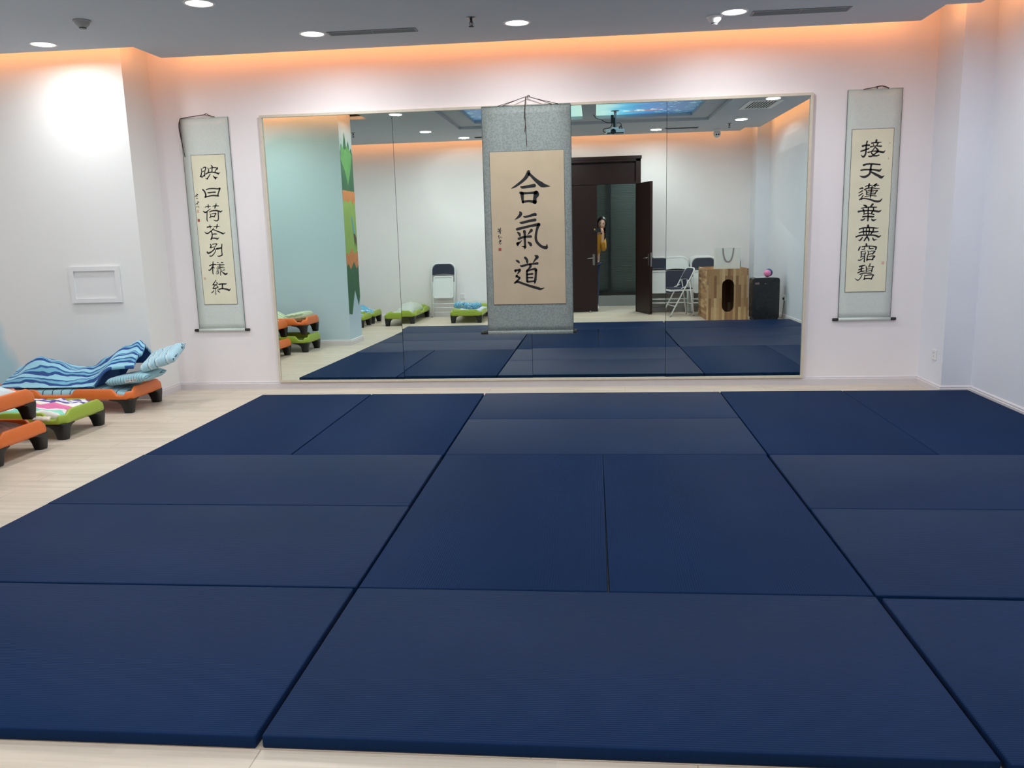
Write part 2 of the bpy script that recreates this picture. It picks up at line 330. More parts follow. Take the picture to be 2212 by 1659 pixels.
# brush strokes of the three scrolls: x,z,width in tenths of a millimetre
INK = {
 'mid': '3879,19249,294 3820,19069,340 3614,18755,294 3297,18465,249 2982,18238,226 2666,18033,181 2464,17932,113 2318,17867,34|3919,19066,272 4103,18910,226 4361,18645,272 4686,18357,340 4990,18133,430 5187,18041,340 5450,18001,204 5746,17955,23|3175,17985,136 3329,17937,226 3839,17997,260 4349,18056,317|3107,17481,204 3249,17391,317 3285,17022,249 3320,16654,204|3250,17434,249 3716,17430,181 4269,17446,226 4491,17461,317|4512,17396,453 4509,17267,498 4392,16990,317 4363,16667,362|3343,16686,204 3811,16748,204 4142,16695,249 4385,16644,340/3036,15817,151 3106,15670,277 2978,15468,252 2775,15304,151 2535,15146,25|3348,15434,75 3496,15381,176 3893,15467,201 4340,15576,277 4414,15537,226|2989,14923,75 3186,14881,214 3759,15011,226 4355,15104,264|2751,14333,239 3250,14442,226 3873,14571,214 4370,14655,252 4693,14719,252|4692,14671,277 4590,14504,252 4484,14166,214 4414,13803,214 4395,13487,226 4464,13216,239 4657,12967,239 4951,12740,239 5272,12659,277 5347,12730,226 5377,12974,38|2806,14052,151 2939,13914,226 2985,13754,151|4014,14203,277 3861,14036,176 3658,13810,38|2879,13500,214 3230,13614,201 3605,13665,201 3952,13669,226|3392,14122,277 3422,13828,201 3413,13462,214 3427,12973,201 3421,12728,226 3381,12619,101|3385,12778,176 3124,12828,30|2768,13062,289 2765,12915,151|2794,13086,252 2996,13204,126 3175,13371,25|3717,13162,151 3889,13035,252 3936,12911,239/2636,11578,158 2769,11497,204 2857,11395,136|3407,11815,226 3549,11646,215 3578,11445,215 3587,11345,113|4308,11972,136 4485,11868,294 4324,11650,181 4185,11476,113 4092,11334,45|2974,11125,113 3119,11078,204 3572,11201,181 4068,11257,158 4473,11292,238|3842,11195,226 3861,11039,226 3722,10842,158 3515,10668,136|3537,10645,181 3529,10311,192 3533,9976,204 3539,9730,215|3560,10645,181 3900,10749,158 4261,10808,226 4348,10695,249|4347,10650,226 4315,10183,204 4262,9782,226 4212,9559,136|3575,10332,158 4027,10379,170|3591,10042,136 4019,10044,158|3583,9684,181 3944,9710,158 4170,9717,158|2500,10690,226 2498,10601,136|2524,10712,204 2796,10751,158 2886,10749,249 2814,10572,181 2650,10352,45|2601,10219,204 2543,10130,113|2625,10241,181 2734,10104,181 2869,10057,181 2774,9902,158 2589,9726,181 2427,9595,170|2588,9704,181 2769,9678,204 3195,9512,192 3643,9347,215 4091,9203,238 4495,9083,238 4742,9011,192 5104,9120,27/1097,14403,70 1140,14376,53|994,14166,35 1082,14190,53 1227,14340,79 1292,14474,62|1156,14307,53 1139,14034,53|1242,14254,70 1260,13997,62|1313,14303,35 1398,14233,26|1017,14337,35 1158,14376,35/1116,13829,70 1051,13720,62|1112,13692,62 1116,13538,53|1209,13724,35 1279,13748,32|1188,13630,35 1382,13651,44/1147,13400,53 1287,13396,70 1195,13244,70 1056,13299,26|1180,13348,88 1176,13210,53|1122,13160,53 1172,13073,62 1260,13088,53 1289,13156,44',
 'left': '-26132,20540,68 -26102,20361,91 -26140,20139,91 -26209,19918,137 -26282,19831,122|-25988,20543,76 -25851,20642,84 -25693,20622,122 -25720,20512,106 -25807,20277,91 -25844,20055,106 -25876,19892,122 -25832,19853,76|-26082,20241,76 -25850,20323,68|-26217,19843,106 -26111,19780,106 -25954,19910,91 -25860,19892,106|-25506,20579,61 -25442,20414,99 -25478,20207,122|-25320,20521,76 -25107,20581,76 -24789,20578,84 -24666,20537,91|-24598,20579,91 -24591,20490,137 -24745,20376,91 -24847,20216,91|-25152,20782,91 -25067,20668,114 -25101,20477,106 -25141,20226,91|-25750,20037,106 -25500,20148,114 -25145,20188,114 -24831,20141,122 -24599,20059,152 -24555,20028,144 -24385,20142,30|-25327,20038,76 -25449,19849,91 -25611,19660,114 -25651,19572,91|-25817,19674,38 -25647,19617,91|-25063,19881,46 -24979,19759,122 -24848,19621,152 -24836,19576,106|-24873,19696,137 -24632,19718,38/-26171,18672,122 -26040,18533,144 -25947,18335,144 -25928,18125,152 -25997,17991,137|-25819,18661,106 -25525,18727,106 -25124,18730,114 -24729,18688,114 -24533,18727,144|-24536,18697,152 -24598,18549,137 -24699,18328,106 -24763,18150,122 -24711,18028,91|-25719,18374,91 -25559,18369,137 -25317,18391,106 -24995,18404,129|-25997,17991,137 -25752,18029,114 -25425,18095,114 -25104,18107,129 -24788,18060,122/-25770,17343,68 -25786,17178,106 -25802,17012,91|-26102,17074,61 -25919,17136,76 -25565,17141,68|-25013,17367,76 -25044,17217,122 -25137,17084,122 -25173,16949,76|-25372,17136,61 -25192,17176,91 -24951,17176,91 -24762,17141,53|-25603,16908,61 -25790,16800,76 -25947,16684,106 -26131,16613,144 -26299,16709,91|-25948,16669,106 -25974,16397,91 -26012,16095,91 -26020,15928,99 -25967,15805,76|-25726,16632,91 -25475,16731,106 -25151,16760,129 -24836,16698,137 -24649,16632,137 -24463,16740,38|-25693,16480,61 -25616,16357,76 -25670,16207,91 -25743,16118,91|-25517,16460,76 -25256,16498,84 -25112,16494,114 -25224,16331,91 -25285,16196,106|-25673,16176,76 -25459,16231,91 -25286,16181,76|-24878,16593,106 -24899,16367,99 -24904,16140,99 -24939,15944,106 -25063,15826,99 -25254,15847,91 -25393,15911,30/-25791,15487,46 -25791,15320,122 -25758,15151,46|-26054,15266,122 -25857,15306,114 -25614,15315,84|-25080,15499,91 -25112,15332,106 -25195,15137,61|-25422,15295,76 -25146,15318,91 -24873,15303,46|-25482,15175,68 -25559,15040,91 -25785,14878,99 -25975,14745,114 -26141,14704,122 -26280,14768,91 -26336,14861,53|-25526,15054,84 -25262,14940,99 -24951,14810,122 -24673,14681,152 -24581,14633,106 -24393,14750,46|-25720,14876,106 -25656,14707,114 -25661,14478,106 -25729,14281,129 -25806,14145,122|-25616,14614,91 -25403,14639,114 -25211,14626,91|-25732,14250,122 -25488,14259,114 -25281,14223,137 -25187,14191,144 -25016,14293,38/-25915,13720,91 -25855,13580,114 -25912,13413,122 -25886,13343,46|-26013,13377,46 -25915,13382,91|-25707,13692,84 -25525,13733,76 -25282,13735,99 -25356,13630,84 -25452,13479,68 -25632,13452,68 -25851,13373,76|-25528,13358,76 -25623,13206,106 -25868,13027,114 -26156,12896,167 -26279,12976,137 -26271,13052,61|-25519,13281,91 -25478,13111,76 -25551,12943,76 -25732,12747,91 -25890,12627,91 -26068,12632,99|-25325,13276,182 -25111,13317,137 -24880,13357,137|-24800,13693,91 -24844,13403,106 -24872,13096,99 -24869,12866,99 -24868,12712,122 -24996,12638,106 -25211,12589,99 -25305,12629,61/-25809,12112,76 -25834,11849,122 -25888,11541,122 -25917,11231,106 -25910,10967,91|-26186,11741,91 -25900,11835,106 -25574,11843,122|-25921,11619,106 -26106,11390,106 -26243,11316,122 -26336,11364,46|-25840,11617,91 -25720,11506,61|-25413,12002,76 -25299,12007,76|-24989,12016,122 -24862,11990,91|-25478,11826,61 -25166,11858,76 -24763,11825,84|-25428,11670,61 -25099,11709,61 -24825,11688,53|-25526,11494,61 -25195,11557,76 -24760,11516,68|-25167,11850,84 -25178,11556,84|-25488,11377,53 -25287,11435,68 -25112,11400,84 -25153,11137,76 -25182,10905,76 -25167,10804,46|-25500,11253,68 -25320,11257,68|-25575,11146,68 -25347,11141,76 -25409,11003,68 -25527,10967,76 -25629,11008,38|-24777,11331,99 -24979,11258,46|-25110,11245,68 -24961,11102,91 -24810,10975,167 -24684,10926,167 -24531,11000,106/-25683,10377,76 -25830,10209,76 -25997,9994,114|-25699,10206,46 -25561,10110,76 -25653,10002,84 -25804,9959,91 -26016,9963,106|-25810,9896,68 -25971,9759,84 -26049,9620,91|-25711,9910,61 -25530,9750,91 -25718,9660,91 -26017,9619,106|-25773,9599,61 -25797,9349,68 -25809,9051,76|-25984,9446,68 -26043,9338,84 -26218,9224,91|-25596,9486,61 -25552,9344,99 -25414,9248,76|-25426,9990,122 -25111,10038,114 -24836,10017,122 -24686,10053,68|-25090,10007,137 -25109,9804,122 -25127,9602,137|-25469,9530,144 -25235,9588,122 -24910,9566,137 -24592,9482,167 -24484,9417,137 -24338,9586,46/-26771,18288,81 -26671,18215,61 -26804,18169,71 -26976,18053,51|-26829,18129,61 -26743,18026,57|-26873,17910,61 -26791,17867,51 -26700,17925,51/-26774,17606,61 -26650,17562,51 -26809,17466,61 -26970,17360,51|-26809,17466,61 -26768,17344,51|-26880,17186,51 -26890,17086,51|-26773,17183,61 -26685,17090,57',
 'right': '32523,20840,129 32483,20692,122 32459,20488,137 32459,20215,137 32452,19941,137 32388,19710,152 32271,19591,167 32159,19649,106 32086,19748,46|32174,20471,182 32430,20530,137 32703,20520,144|32044,20051,122 32259,20112,137 32474,20187,122 32649,20235,122 32700,20302,61|33268,20909,167 33248,20774,152|32885,20678,122 33101,20718,106 33373,20715,122 33684,20738,46|33009,20660,53 33057,20508,76|33415,20686,106 33317,20485,106|32832,20386,137 33047,20433,91 33319,20437,99 33647,20405,137 33714,20430,91|33188,20353,106 33061,20166,91 32920,19993,106 32926,19870,106 33042,19743,122 33126,19699,91|33216,20325,91 33389,20141,152 33437,20003,167 33280,19871,122 33123,19740,122|32636,19941,114 32866,19988,91 33136,20027,99 33479,19988,152 33822,19921,167 33904,19918,137 34019,20051,38|32707,19617,114 32858,19598,137 33046,19647,122 33320,19637,129 33535,19685,114/32331,18909,182 32575,18970,144 32916,18986,137 33259,18947,137 33644,18907,137|32133,18488,137 32391,18521,129 32802,18521,122 33214,18487,137 33601,18413,182 33708,18450,137 33798,18558,46|32960,18929,167 32917,18697,152 32903,18422,198 32859,18202,167 32690,18028,182 32448,17925,198 32213,17960,137 32017,18036,23|33005,18308,137 33301,18133,198 33582,17985,213 33794,17854,228 33902,17878,167 34060,17991,30/32866,17382,76 32839,17230,152 32821,17036,137|32542,17128,61 32799,17217,106 33046,17210,91|33465,17335,106 33335,17201,167 33333,17104,91|33159,17151,91 33347,17228,122 33637,17191,84|32472,16866,91 32606,16945,106 32878,16992,91 33097,17014,106 33430,16941,68 33720,16911,61|33093,17097,76 33081,16917,137 33047,16640,106 33027,16362,106 33009,16167,61|32598,16834,91 32688,16678,122 32684,16483,106|32778,16801,76 33025,16814,84 33411,16782,68 33562,16777,91 33432,16642,106 33371,16491,106|32744,16649,61 33032,16668,61 33266,16654,68|32657,16456,68 32972,16503,76 33357,16491,91|32556,16285,84 32774,16327,68 33116,16359,76 33490,16313,76|32069,16948,68 32300,17010,137 32357,16967,91|32016,16615,68 32164,16680,91 32325,16787,122|32042,16363,76 32189,16456,99 32362,16577,76|32412,16408,91 32271,16175,106 32112,16040,91|32235,16078,122 32452,16141,114 32730,16105,114 33065,16012,137 33346,15906,167 33596,15856,182 33787,15879,152 33918,16000,106 33996,16082,30/32508,15574,106 32677,15499,167 32738,15386,137|33235,15637,167 33131,15514,152 33040,15419,106|32299,15321,76 32545,15370,91 32889,15402,84 33234,15385,114 33566,15376,91|32454,15253,106 32531,15097,122 32554,14914,91|33307,15313,106 33315,15145,114 33200,14966,137 33178,14868,106|32892,15339,114 32879,15045,122 32900,14763,106 32900,14482,129 32890,14257,114|32090,15053,167 32310,15089,122 32696,15113,114 33041,15110,106 33388,15073,152 33708,15008,167 33858,15045,122 33977,15140,30|32517,14816,91 32777,14879,91 33054,14857,84 33375,14778,99|32472,14606,137 32720,14628,114 33067,14604,137 33302,14583,137 33410,14637,46|32645,14461,76 32525,14365,122 32374,14327,122 32309,14385,46|33202,14389,91 33317,14288,167 33441,14298,122 33617,14378,30/32942,13869,182 32943,13713,167|32235,13576,122 32523,13653,114 32938,13678,122 33354,13653,122 33633,13617,91 33812,13634,38|32236,13264,106 32538,13342,114 32953,13366,122 33372,13306,122 33786,13323,84|32553,13610,106 32579,13355,91 32604,13127,91|32817,13603,91 32815,13363,91 32826,13122,91|33066,13597,91 33051,13343,106 33035,13116,91|33385,13588,122 33382,13391,137 33265,13224,122 33188,13112,91|31988,12930,137 32275,13022,122 32621,13056,122 32969,13054,122 33386,13036,122 33667,12958,152 33865,12883,167 34066,13005,30|32520,12860,99 32402,12706,129 32309,12609,122 32182,12655,38|32904,12964,122 32801,12782,122 32685,12600,137|32921,12892,122 33042,12690,137 33048,12562,91|33354,12839,46 33417,12695,137 33504,12608,137 33586,12634,91 33738,12659,30/32866,12309,129 32888,12152,152|32516,12068,76 32807,12097,91 33154,12110,91 33434,12082,84 33659,12019,137 33703,11990,137 33657,11791,114|32363,12065,99 32287,11895,129 32252,11768,91|32741,12027,68 32735,11870,91 32527,11840,84|33130,12046,91 33136,11918,106 33277,11886,84 33457,11903,68|32467,11648,99 32660,11687,68 32827,11697,68|32481,11648,91 32491,11433,91 32486,11247,91 32450,11134,68|32833,11568,91 32788,11355,91 32770,11140,99 32774,10782,114|32515,11518,53 32794,11512,61|32522,11375,53 32759,11384,61|32501,11225,68 32751,11248,76|32674,11114,61 32540,10988,68 32349,10906,106 32235,10952,46|33021,11707,84 33085,11548,91 33041,11320,91 32995,11121,99 32991,10921,122 32981,10835,61|33163,11660,76 33384,11684,76 33622,11664,91 33516,11552,122 33439,11425,106|33120,11404,68 33395,11469,84|33129,11218,68 33336,11256,76 33616,11235,122 33484,11081,122 33463,10953,122|33016,10963,122 33212,10966,91 33463,10946,91/32416,10375,152 32567,10429,122 32845,10480,76|32597,10385,99 32565,10199,106 32548,9969,122|32345,10096,114 32551,10185,91 32732,10217,91|32287,9845,114 32493,9941,106 32674,9966,91 32827,9992,68|33265,10600,91 33237,10457,91 33114,10403,23|32933,10378,76 32990,10219,99 32978,10046,99 32964,9902,76|33132,10316,76 33340,10355,68 33563,10350,106 33484,10265,106 33451,10093,114 33430,9950,122|33042,10153,68 33321,10168,53|33010,9966,61 33357,10009,68|32462,9711,114 32682,9793,99 32990,9801,84 33410,9792,99|32646,9664,76 32558,9464,76 32426,9278,84 32289,9209,91 32160,9269,68 32072,9358,38|32873,9616,91 32868,9428,91 32834,9270,137|32902,9586,91 33208,9631,91 33586,9630,114 33510,9473,99 33435,9287,122|32874,9313,91 33153,9336,91 33421,9301,84',
}
# ------------------------------------------------------------------ materials
def wall_paint(name, rgb):
    return plain(name, rgb, rough=0.75, spec=0.25, mottle=0.012, mscale=3, bump=0.05, bscale=90)
M_WALL = wall_paint('white_wall_paint', (236, 230, 231))
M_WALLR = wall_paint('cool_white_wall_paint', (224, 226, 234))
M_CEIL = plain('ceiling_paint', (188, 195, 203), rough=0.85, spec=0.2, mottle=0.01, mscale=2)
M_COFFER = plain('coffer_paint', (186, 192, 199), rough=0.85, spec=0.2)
M_BASE = plain('skirting_paint', (214, 208, 210), rough=0.45, mottle=0.02)
M_FRAME = plain('pale_mirror_trim', (206, 196, 178), rough=0.4, mottle=0.05, mscale=30)
M_WHITE = plain('white_plastic', (226, 226, 226), rough=0.4)
M_BLACK = plain('black_plastic', (15, 16, 19), rough=0.42, mottle=0.08)
M_DARK = plain('dark_gap', (8, 8, 10), rough=0.8)
M_CHROME = plain('brushed_metal', (150, 150, 148), rough=0.32, metal=1.0)
M_WHITE_METAL = plain('white_enamel_metal', (222, 224, 224), rough=0.3)
M_NAVY = plain('navy_vinyl', (20, 26, 52), rough=0.5, mottle=0.08, mscale=40, bump=0.15, bscale=200)

def mat_left_pier():
    k = N('white_wall_with_painted_blue_edge'); k.set(Roughness=0.75); k.b.inputs['Specular IOR Level'].default_value = 0.25
    co = k.obj_co(); sep = k.n('ShaderNodeSeparateXYZ'); k.l(co, sep.inputs[0])
    nzn = k.n('ShaderNodeTexNoise'); nzn.inputs['Scale'].default_value = 2.2; k.l(co, nzn.inputs['Vector'])
    a = k.n('ShaderNodeMath', operation='MULTIPLY_ADD'); k.l(nzn.outputs['Fac'], a.inputs[0]); a.inputs[1].default_value = 0.5
    k.l(sep.outputs['X'], a.inputs[2])
    b = k.n('ShaderNodeMath', operation='MULTIPLY_ADD'); k.l(sep.outputs['Z'], b.inputs[0]); b.inputs[1].default_value = 0.10
    k.l(a.outputs[0], b.inputs[2])
    c = k.n('ShaderNodeMath', operation='ADD'); k.l(b.outputs[0], c.inputs[0]); c.inputs[1].default_value = 5.07
    r = k.ramp(c.outputs[0], [(0.88, lin((176, 212, 224))), (1.0, lin((229, 229, 227)))])
    k.l(r.outputs[0], k.b.inputs['Base Color']); return k.m
M_PIER = mat_left_pier()

def mat_teal():
    k = N('pale_teal_wall_paint'); k.set(Roughness=0.75); k.b.inputs['Specular IOR Level'].default_value = 0.25
    co = k.obj_co(); sep = k.n('ShaderNodeSeparateXYZ'); k.l(co, sep.inputs[0])
    n2 = k.n('ShaderNodeTexNoise'); n2.inputs['Scale'].default_value = 1.3; k.l(co, n2.inputs['Vector'])
    a = k.n('ShaderNodeMath', operation='MULTIPLY_ADD'); k.l(n2.outputs['Fac'], a.inputs[0]); a.inputs[1].default_value = 0.5
    k.l(sep.outputs['Z'], a.inputs[2])
    d = k.n('ShaderNodeMath', operation='DIVIDE'); k.l(a.outputs[0], d.inputs[0]); d.inputs[1].default_value = 3.4
    r = k.ramp(d.outputs[0], [(0.15, lin((190, 210, 222))), (0.45, lin((176, 202, 207))), (0.84, lin((182, 206, 205))), (0.93, lin((230, 232, 230)))])
    k.l(r.outputs[0], k.b.inputs['Base Color']); return k.m
M_TEAL = mat_teal()

def mat_floor():
    k = N('pale_maple_laminate'); k.set(Roughness=0.38); k.b.inputs['Specular IOR Level'].default_value = 0.4
    co = k.obj_co()
    br = k.n('ShaderNodeTexBrick'); br.offset = 0.37; br.squash = 1.0
    br.inputs['Scale'].default_value = 1.0; br.inputs['Mortar Size'].default_value = 0.0012
    br.inputs['Brick Width'].default_value = 1.22; br.inputs['Row Height'].default_value = 0.195
    br.inputs['Color1'].default_value = (*lin((213, 201, 185)), 1); br.inputs['Color2'].default_value = (*lin((205, 193, 177)), 1)
    br.inputs['Mortar'].default_value = (*lin((150, 132, 112)), 1)
    k.l(co, br.inputs['Vector'])
    st = k.n('ShaderNodeTexNoise'); st.inputs['Scale'].default_value = 1.0; st.inputs['Detail'].default_value = 6
    st.inputs['Roughness'].default_value = 0.6
    k.l(k.map(co, scale=(1.6, 34, 1)), st.inputs['Vector'])
    blk = k.n('ShaderNodeTexBrick'); blk.offset = 0.43
    blk.inputs['Scale'].default_value = 1.0; blk.inputs['Mortar Size'].default_value = 0.0
    blk.inputs['Brick Width'].default_value = 0.42; blk.inputs['Row Height'].default_value = 0.048
    blk.inputs['Color1'].default_value = (0.93, 0.93, 0.93, 1); blk.inputs['Color2'].default_value = (1.05, 1.04, 1.03, 1)
    k.l(co, blk.inputs['Vector'])
    r = k.ramp(st.outputs['Fac'], [(0.3, (0.86, 0.84, 0.82)), (0.7, (1.06, 1.06, 1.06))])
    m1 = k.n('ShaderNodeMix', data_type='RGBA', blend_type='MULTIPLY'); m1.inputs['Factor'].default_value = 1.0
    k.l(br.outputs['Color'], m1.inputs['A']); k.l(r.outputs[0], m1.inputs['B'])
    m2 = k.n('ShaderNodeMix', data_type='RGBA', blend_type='MULTIPLY'); m2.inputs['Factor'].default_value = 1.0
    k.l(m1.outputs['Result'], m2.inputs['A']); k.l(blk.outputs['Color'], m2.inputs['B'])
    k.l(m2.outputs['Result'], k.b.inputs['Base Color'])
    return k.m
M_FLOOR = mat_floor()

def mat_mahogany():
    k = N('dark_mahogany'); k.set(Roughness=0.45); k.b.inputs['Specular IOR Level'].default_value = 0.3
    co = k.obj_co(); st = k.n('ShaderNodeTexNoise'); st.inputs['Detail'].default_value = 6
    k.l(k.map(co, scale=(26, 26, 1.6)), st.inputs['Vector'])
    r = k.ramp(st.outputs['Fac'], [(0.3, lin((26, 12, 12))), (0.7, lin((42, 20, 20)))])
    k.l(r.outputs[0], k.b.inputs['Base Color']); return k.m
M_DOOR = mat_mahogany()

# ------------------------------------------------------------------ the room
WY, BY, RX, LX = 5.5, -2.15, 4.02, -4.75
bm = B(); box(bm, LX-0.1, RX+0.3, -4.2, WY+0.1, -0.1, 0.0); struct('floor', bm, M_FLOOR)
bm = B(); box(bm, -3.03, 3.785, WY, WY+0.1, 0, 3.3); struct('wall_front', bm, M_WALL)
bm = B(); box(bm, LX, -3.03, 5.05, WY+0.1, 0, 3.3); struct('wall_front_left', bm, M_PIER)
bm = B(); box(bm, 3.785, RX+0.1, 5.0, WY+0.1, 0, 3.3); struct('wall_front_right', bm, M_WALLR)
bm = B(); box(bm, RX, RX+0.1, BY-0.1, 5.0, 0, 3.3); struct('wall_right', bm, M_WALLR)
bm = B(); box(bm, LX-0.1, LX, BY-0.1, WY+0.1, 0, 3.3); struct('wall_left', bm, M_WALL)
bm = B(); box(bm, LX, -2.41, 1.28, 1.85, 0, 3.3); struct('wall_middle_left', bm, M_TEAL)
bm = B(); box(bm, 3.80, RX, BY, -1.72, 0, 3.3); struct('wall_back_right', bm, M_WALLR)
DX0, DX1, DZ = 0.30, 1.68, 2.60
bm = B()
prism(bm, [(LX, 0), (DX0-0.075, 0), (DX0-0.075, DZ), (DX1+0.075, DZ), (DX1+0.075, 0), (RX+0.1, 0), (RX+0.1, 3.3), (LX, 3.3)], [], BY-0.12, BY, 'y')
struct('wall_back', bm, M_WALL)

# ceiling: upper deck, dropped slab with a stepped coffer and lit gap round the walls
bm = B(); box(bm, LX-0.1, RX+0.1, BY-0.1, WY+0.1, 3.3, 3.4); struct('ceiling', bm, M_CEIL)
slab = [(LX, -1.9), (3.55, -1.9), (3.55, -1.47), (3.785, -1.47), (3.785, 4.76), (3.545, 4.76), (3.545, 5.25),
        (-2.77, 5.25), (-2.77, 4.8), (LX, 4.8), (LX, 2.1), (-2.16, 2.1), (-2.16, 1.28), (LX, 1.28)]
CX0, CX1, CY0, CY1 = -1.12, 2.78, -0.30, 3.62
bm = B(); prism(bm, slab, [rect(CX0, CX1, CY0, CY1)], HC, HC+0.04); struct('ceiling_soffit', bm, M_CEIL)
IN = 0.28
bm = B(); prism(bm, rect(CX0-0.05, CX1+0.05, CY0-0.05, CY1+0.05), [rect(CX0+IN, CX1-IN, CY0+IN, CY1-IN)], HC+0.04, HC+0.085)
box(bm, 0.795, 0.990, CY0+IN, CY1-IN, HC+0.04, HC+0.085)
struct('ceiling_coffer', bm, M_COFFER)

def mat_ocean():
    """backlit printed ceiling: pale light in the middle, deep blue and coral flecks outward"""
    k = N('backlit_ocean_print'); co = k.n('ShaderNodeNewGeometry').outputs['Position']
    sep = k.n('ShaderNodeSeparateXYZ'); k.l(co, sep.inputs[0])
    s1 = k.n('ShaderNodeMath', operation='SUBTRACT'); k.l(sep.outputs['X'], s1.inputs[0]); s1.inputs[1].default_value = 0.85
    ab = k.n('ShaderNodeMath', operation='ABSOLUTE'); k.l(s1.outputs[0], ab.inputs[0])
    n1 = k.n('ShaderNodeTexNoise'); n1.inputs['Scale'].default_value = 1.6; n1.inputs['Detail'].default_value = 5
    k.l(k.map(co, scale=(1, 2.4, 1)), n1.inputs['Vector'])
    ad = k.n('ShaderNodeMath', operation='MULTIPLY_ADD'); k.l(n1.outputs['Fac'], ad.inputs[0]); ad.inputs[1].default_value = 0.45
    k.l(ab.outputs[0], ad.inputs[2])
    dv = k.n('ShaderNodeMath', operation='DIVIDE'); k.l(ad.outputs[0], dv.inputs[0]); dv.inputs[1].default_value = 2.1
    r = k.ramp(dv.outputs[0], [(0.1, lin((214, 240, 226))), (0.26, lin((186, 232, 236))), (0.36, lin((108, 196, 236))),
                               (0.52, lin((58, 130, 196))), (0.66, lin((56, 104, 160))), (0.95, lin((52, 92, 128)))])
    v = k.n('ShaderNodeTexNoise'); v.inputs['Scale'].default_value = 9; v.inputs['Detail'].default_value = 8
    k.l(k.map(co, scale=(1, 1.6, 1)), v.inputs['Vector'])
    fl = k.ramp(v.outputs['Fac'], [(0.60, (0, 0, 0)), (0.68, (1, 1, 1))])
    far = k.ramp(dv.outputs[0], [(0.52, (0, 0, 0)), (0.62, (1, 1, 1))])
    mm = k.n('ShaderNodeMath', operation='MULTIPLY'); k.l(fl.outputs[0], mm.inputs[0]); k.l(far.outputs[0], mm.inputs[1])
    mx = k.n('ShaderNodeMix', data_type='RGBA'); k.l(mm.outputs[0], mx.inputs['Factor'])
    k.l(r.outputs[0], mx.inputs['A']); mx.inputs['B'].default_value = (*lin((136, 206, 206)), 1)
    k.l(mx.outputs['Result'], k.b.inputs['Base Color']); k.l(mx.outputs['Result'], k.b.inputs['Emission Color'])
    k.b.inputs['Emission Strength'].default_value = 1.15; k.set(Roughness=0.4)
    return k.m
M_OCEAN = mat_ocean()
M_FISH = plain('orange_fish_print', (240, 120, 70), rough=0.4); M_FISHW = plain('white_fish_print', (250, 250, 240), rough=0.4)
for m_, c_ in ((M_FISH, (240, 120, 60)), (M_FISHW, (250, 250, 235))):
    m_.node_tree.nodes['Principled BSDF'].inputs['Emission Color'].default_value = (*lin(c_), 1)
    m_.node_tree.nodes['Principled BSDF'].inputs['Emission Strength'].default_value = 0.8
PZ = HC+0.085
def sky_panel(x0, x1, label, fish):
    t = thing('backlit_ceiling_panel', label, 'ceiling panel', ((x0+x1)/2, (CY0+CY1)/2, PZ), 0, 'backlit ocean ceiling panels')
    b = B(); box(b, x0, x1, CY0+IN-0.02, CY1-IN+0.02, PZ, PZ+0.02)
    for v in b.verts: v.co -= t.location
    mesh_obj('light_panel', b, M_OCEAN, t)
    if fish:
        for (fx, fy, s) in fish:
            b = B()
            prism(b, [(fx+s*a, fy+s*c) for a, c in ((0.16, 0), (0.08, 0.035), (-0.04, 0.03), (-0.1, 0.01), (-0.1, -0.01), (-0.04, -0.03), (0.08, -0.035))], [], PZ-0.004, PZ-0.001)
            for v in b.verts: v.co -= t.location
            f = mesh_obj('printed_fish', b, M_FISH, t)
            b = B()
            prism(b, [(fx+s*a, fy+s*c) for a, c in ((-0.08, 0.0), (-0.22, 0.09), (-0.17, 0.01), (-0.22, -0.08))], [], PZ-0.004, PZ-0.001)
            prism(b, [(fx+s*a, fy+s*c) for a, c in ((0.08, 0.03), (0.0, 0.1), (-0.02, 0.03))], [], PZ-0.004, PZ-0.001)
            prism(b, [(fx+s*a, fy+s*c) for a, c in ((0.165, 0.008), (0.12, 0.025), (0.12, -0.025), (0.165, -0.008))], [], PZ-0.0045, PZ-0.0041)
            for v in b.verts: v.co -= t.location
            mesh_obj('fish_fin', b, M_FISHW, f)
    return t
sky_panel(CX0+IN-0.02, 0.795, 'blue sea picture lit from behind, ceiling panel on the pillar side of the beam', [])
sky_panel(0.990, CX1-IN+0.02, 'blue sea picture with orange fish, lit ceiling panel behind the projector', [(1.78, 0.42, 1.0), (1.55, 0.36, 0.8)])

# skirting boards: stepped profile swept along each wall
def skirting(name, pts, closed=False):
    """pts: plan polyline of the wall face, room on its left-hand side"""
    prof = [(0.0, 0.0), (0.016, 0.0), (0.016, 0.052), (0.011, 0.056), (0.011, 0.066), (0.006, 0.072), (0.0, 0.076)]
    b = B(); P = [Vector((x, y, 0)) for x, y in pts]; rings = []
    for i, p in enumerate(P):
        ds = []
        if i > 0: ds.append((P[i]-P[i-1]).normalized())
        if i < len(P)-1: ds.append((P[i+1]-P[i]).normalized())
        nn = [Vector((-d.y, d.x, 0)) for d in ds]
        if len(nn) == 2: m = (nn[0]+nn[1]); m = m/(m.dot(nn[0]))
        else: m = nn[0]
        rings.append([b.verts.new(p+m*o+Vector((0, 0, z))) for o, z in prof])
    for i in range(len(rings)-1):
        for j in range(len(prof)-1):
            b.faces.new((rings[i][j], rings[i+1][j], rings[i+1][j+1], rings[i][j+1]))
    b.faces.new(rings[0]); b.faces.new(rings[-1][::-1])
    return struct(name, b, M_BASE)
skirting('baseboard_front', [(3.785, 5.5), (-3.03, 5.5), (-3.03, 5.05), (LX, 5.05)])
skirting('baseboard_right', [(3.8, BY), (3.8, -1.72), (RX, -1.72), (RX, 5.0), (3.785, 5.0), (3.785, 5.5)])
skirting('baseboard_left', [(LX, 1.85), (-2.41, 1.85), (-2.41, 1.28), (LX, 1.28)])
skirting('baseboard_back_left', [(LX, BY), (DX0-0.10, BY)])
skirting('baseboard_back_right', [(DX1+0.10, BY), (3.8, BY)])

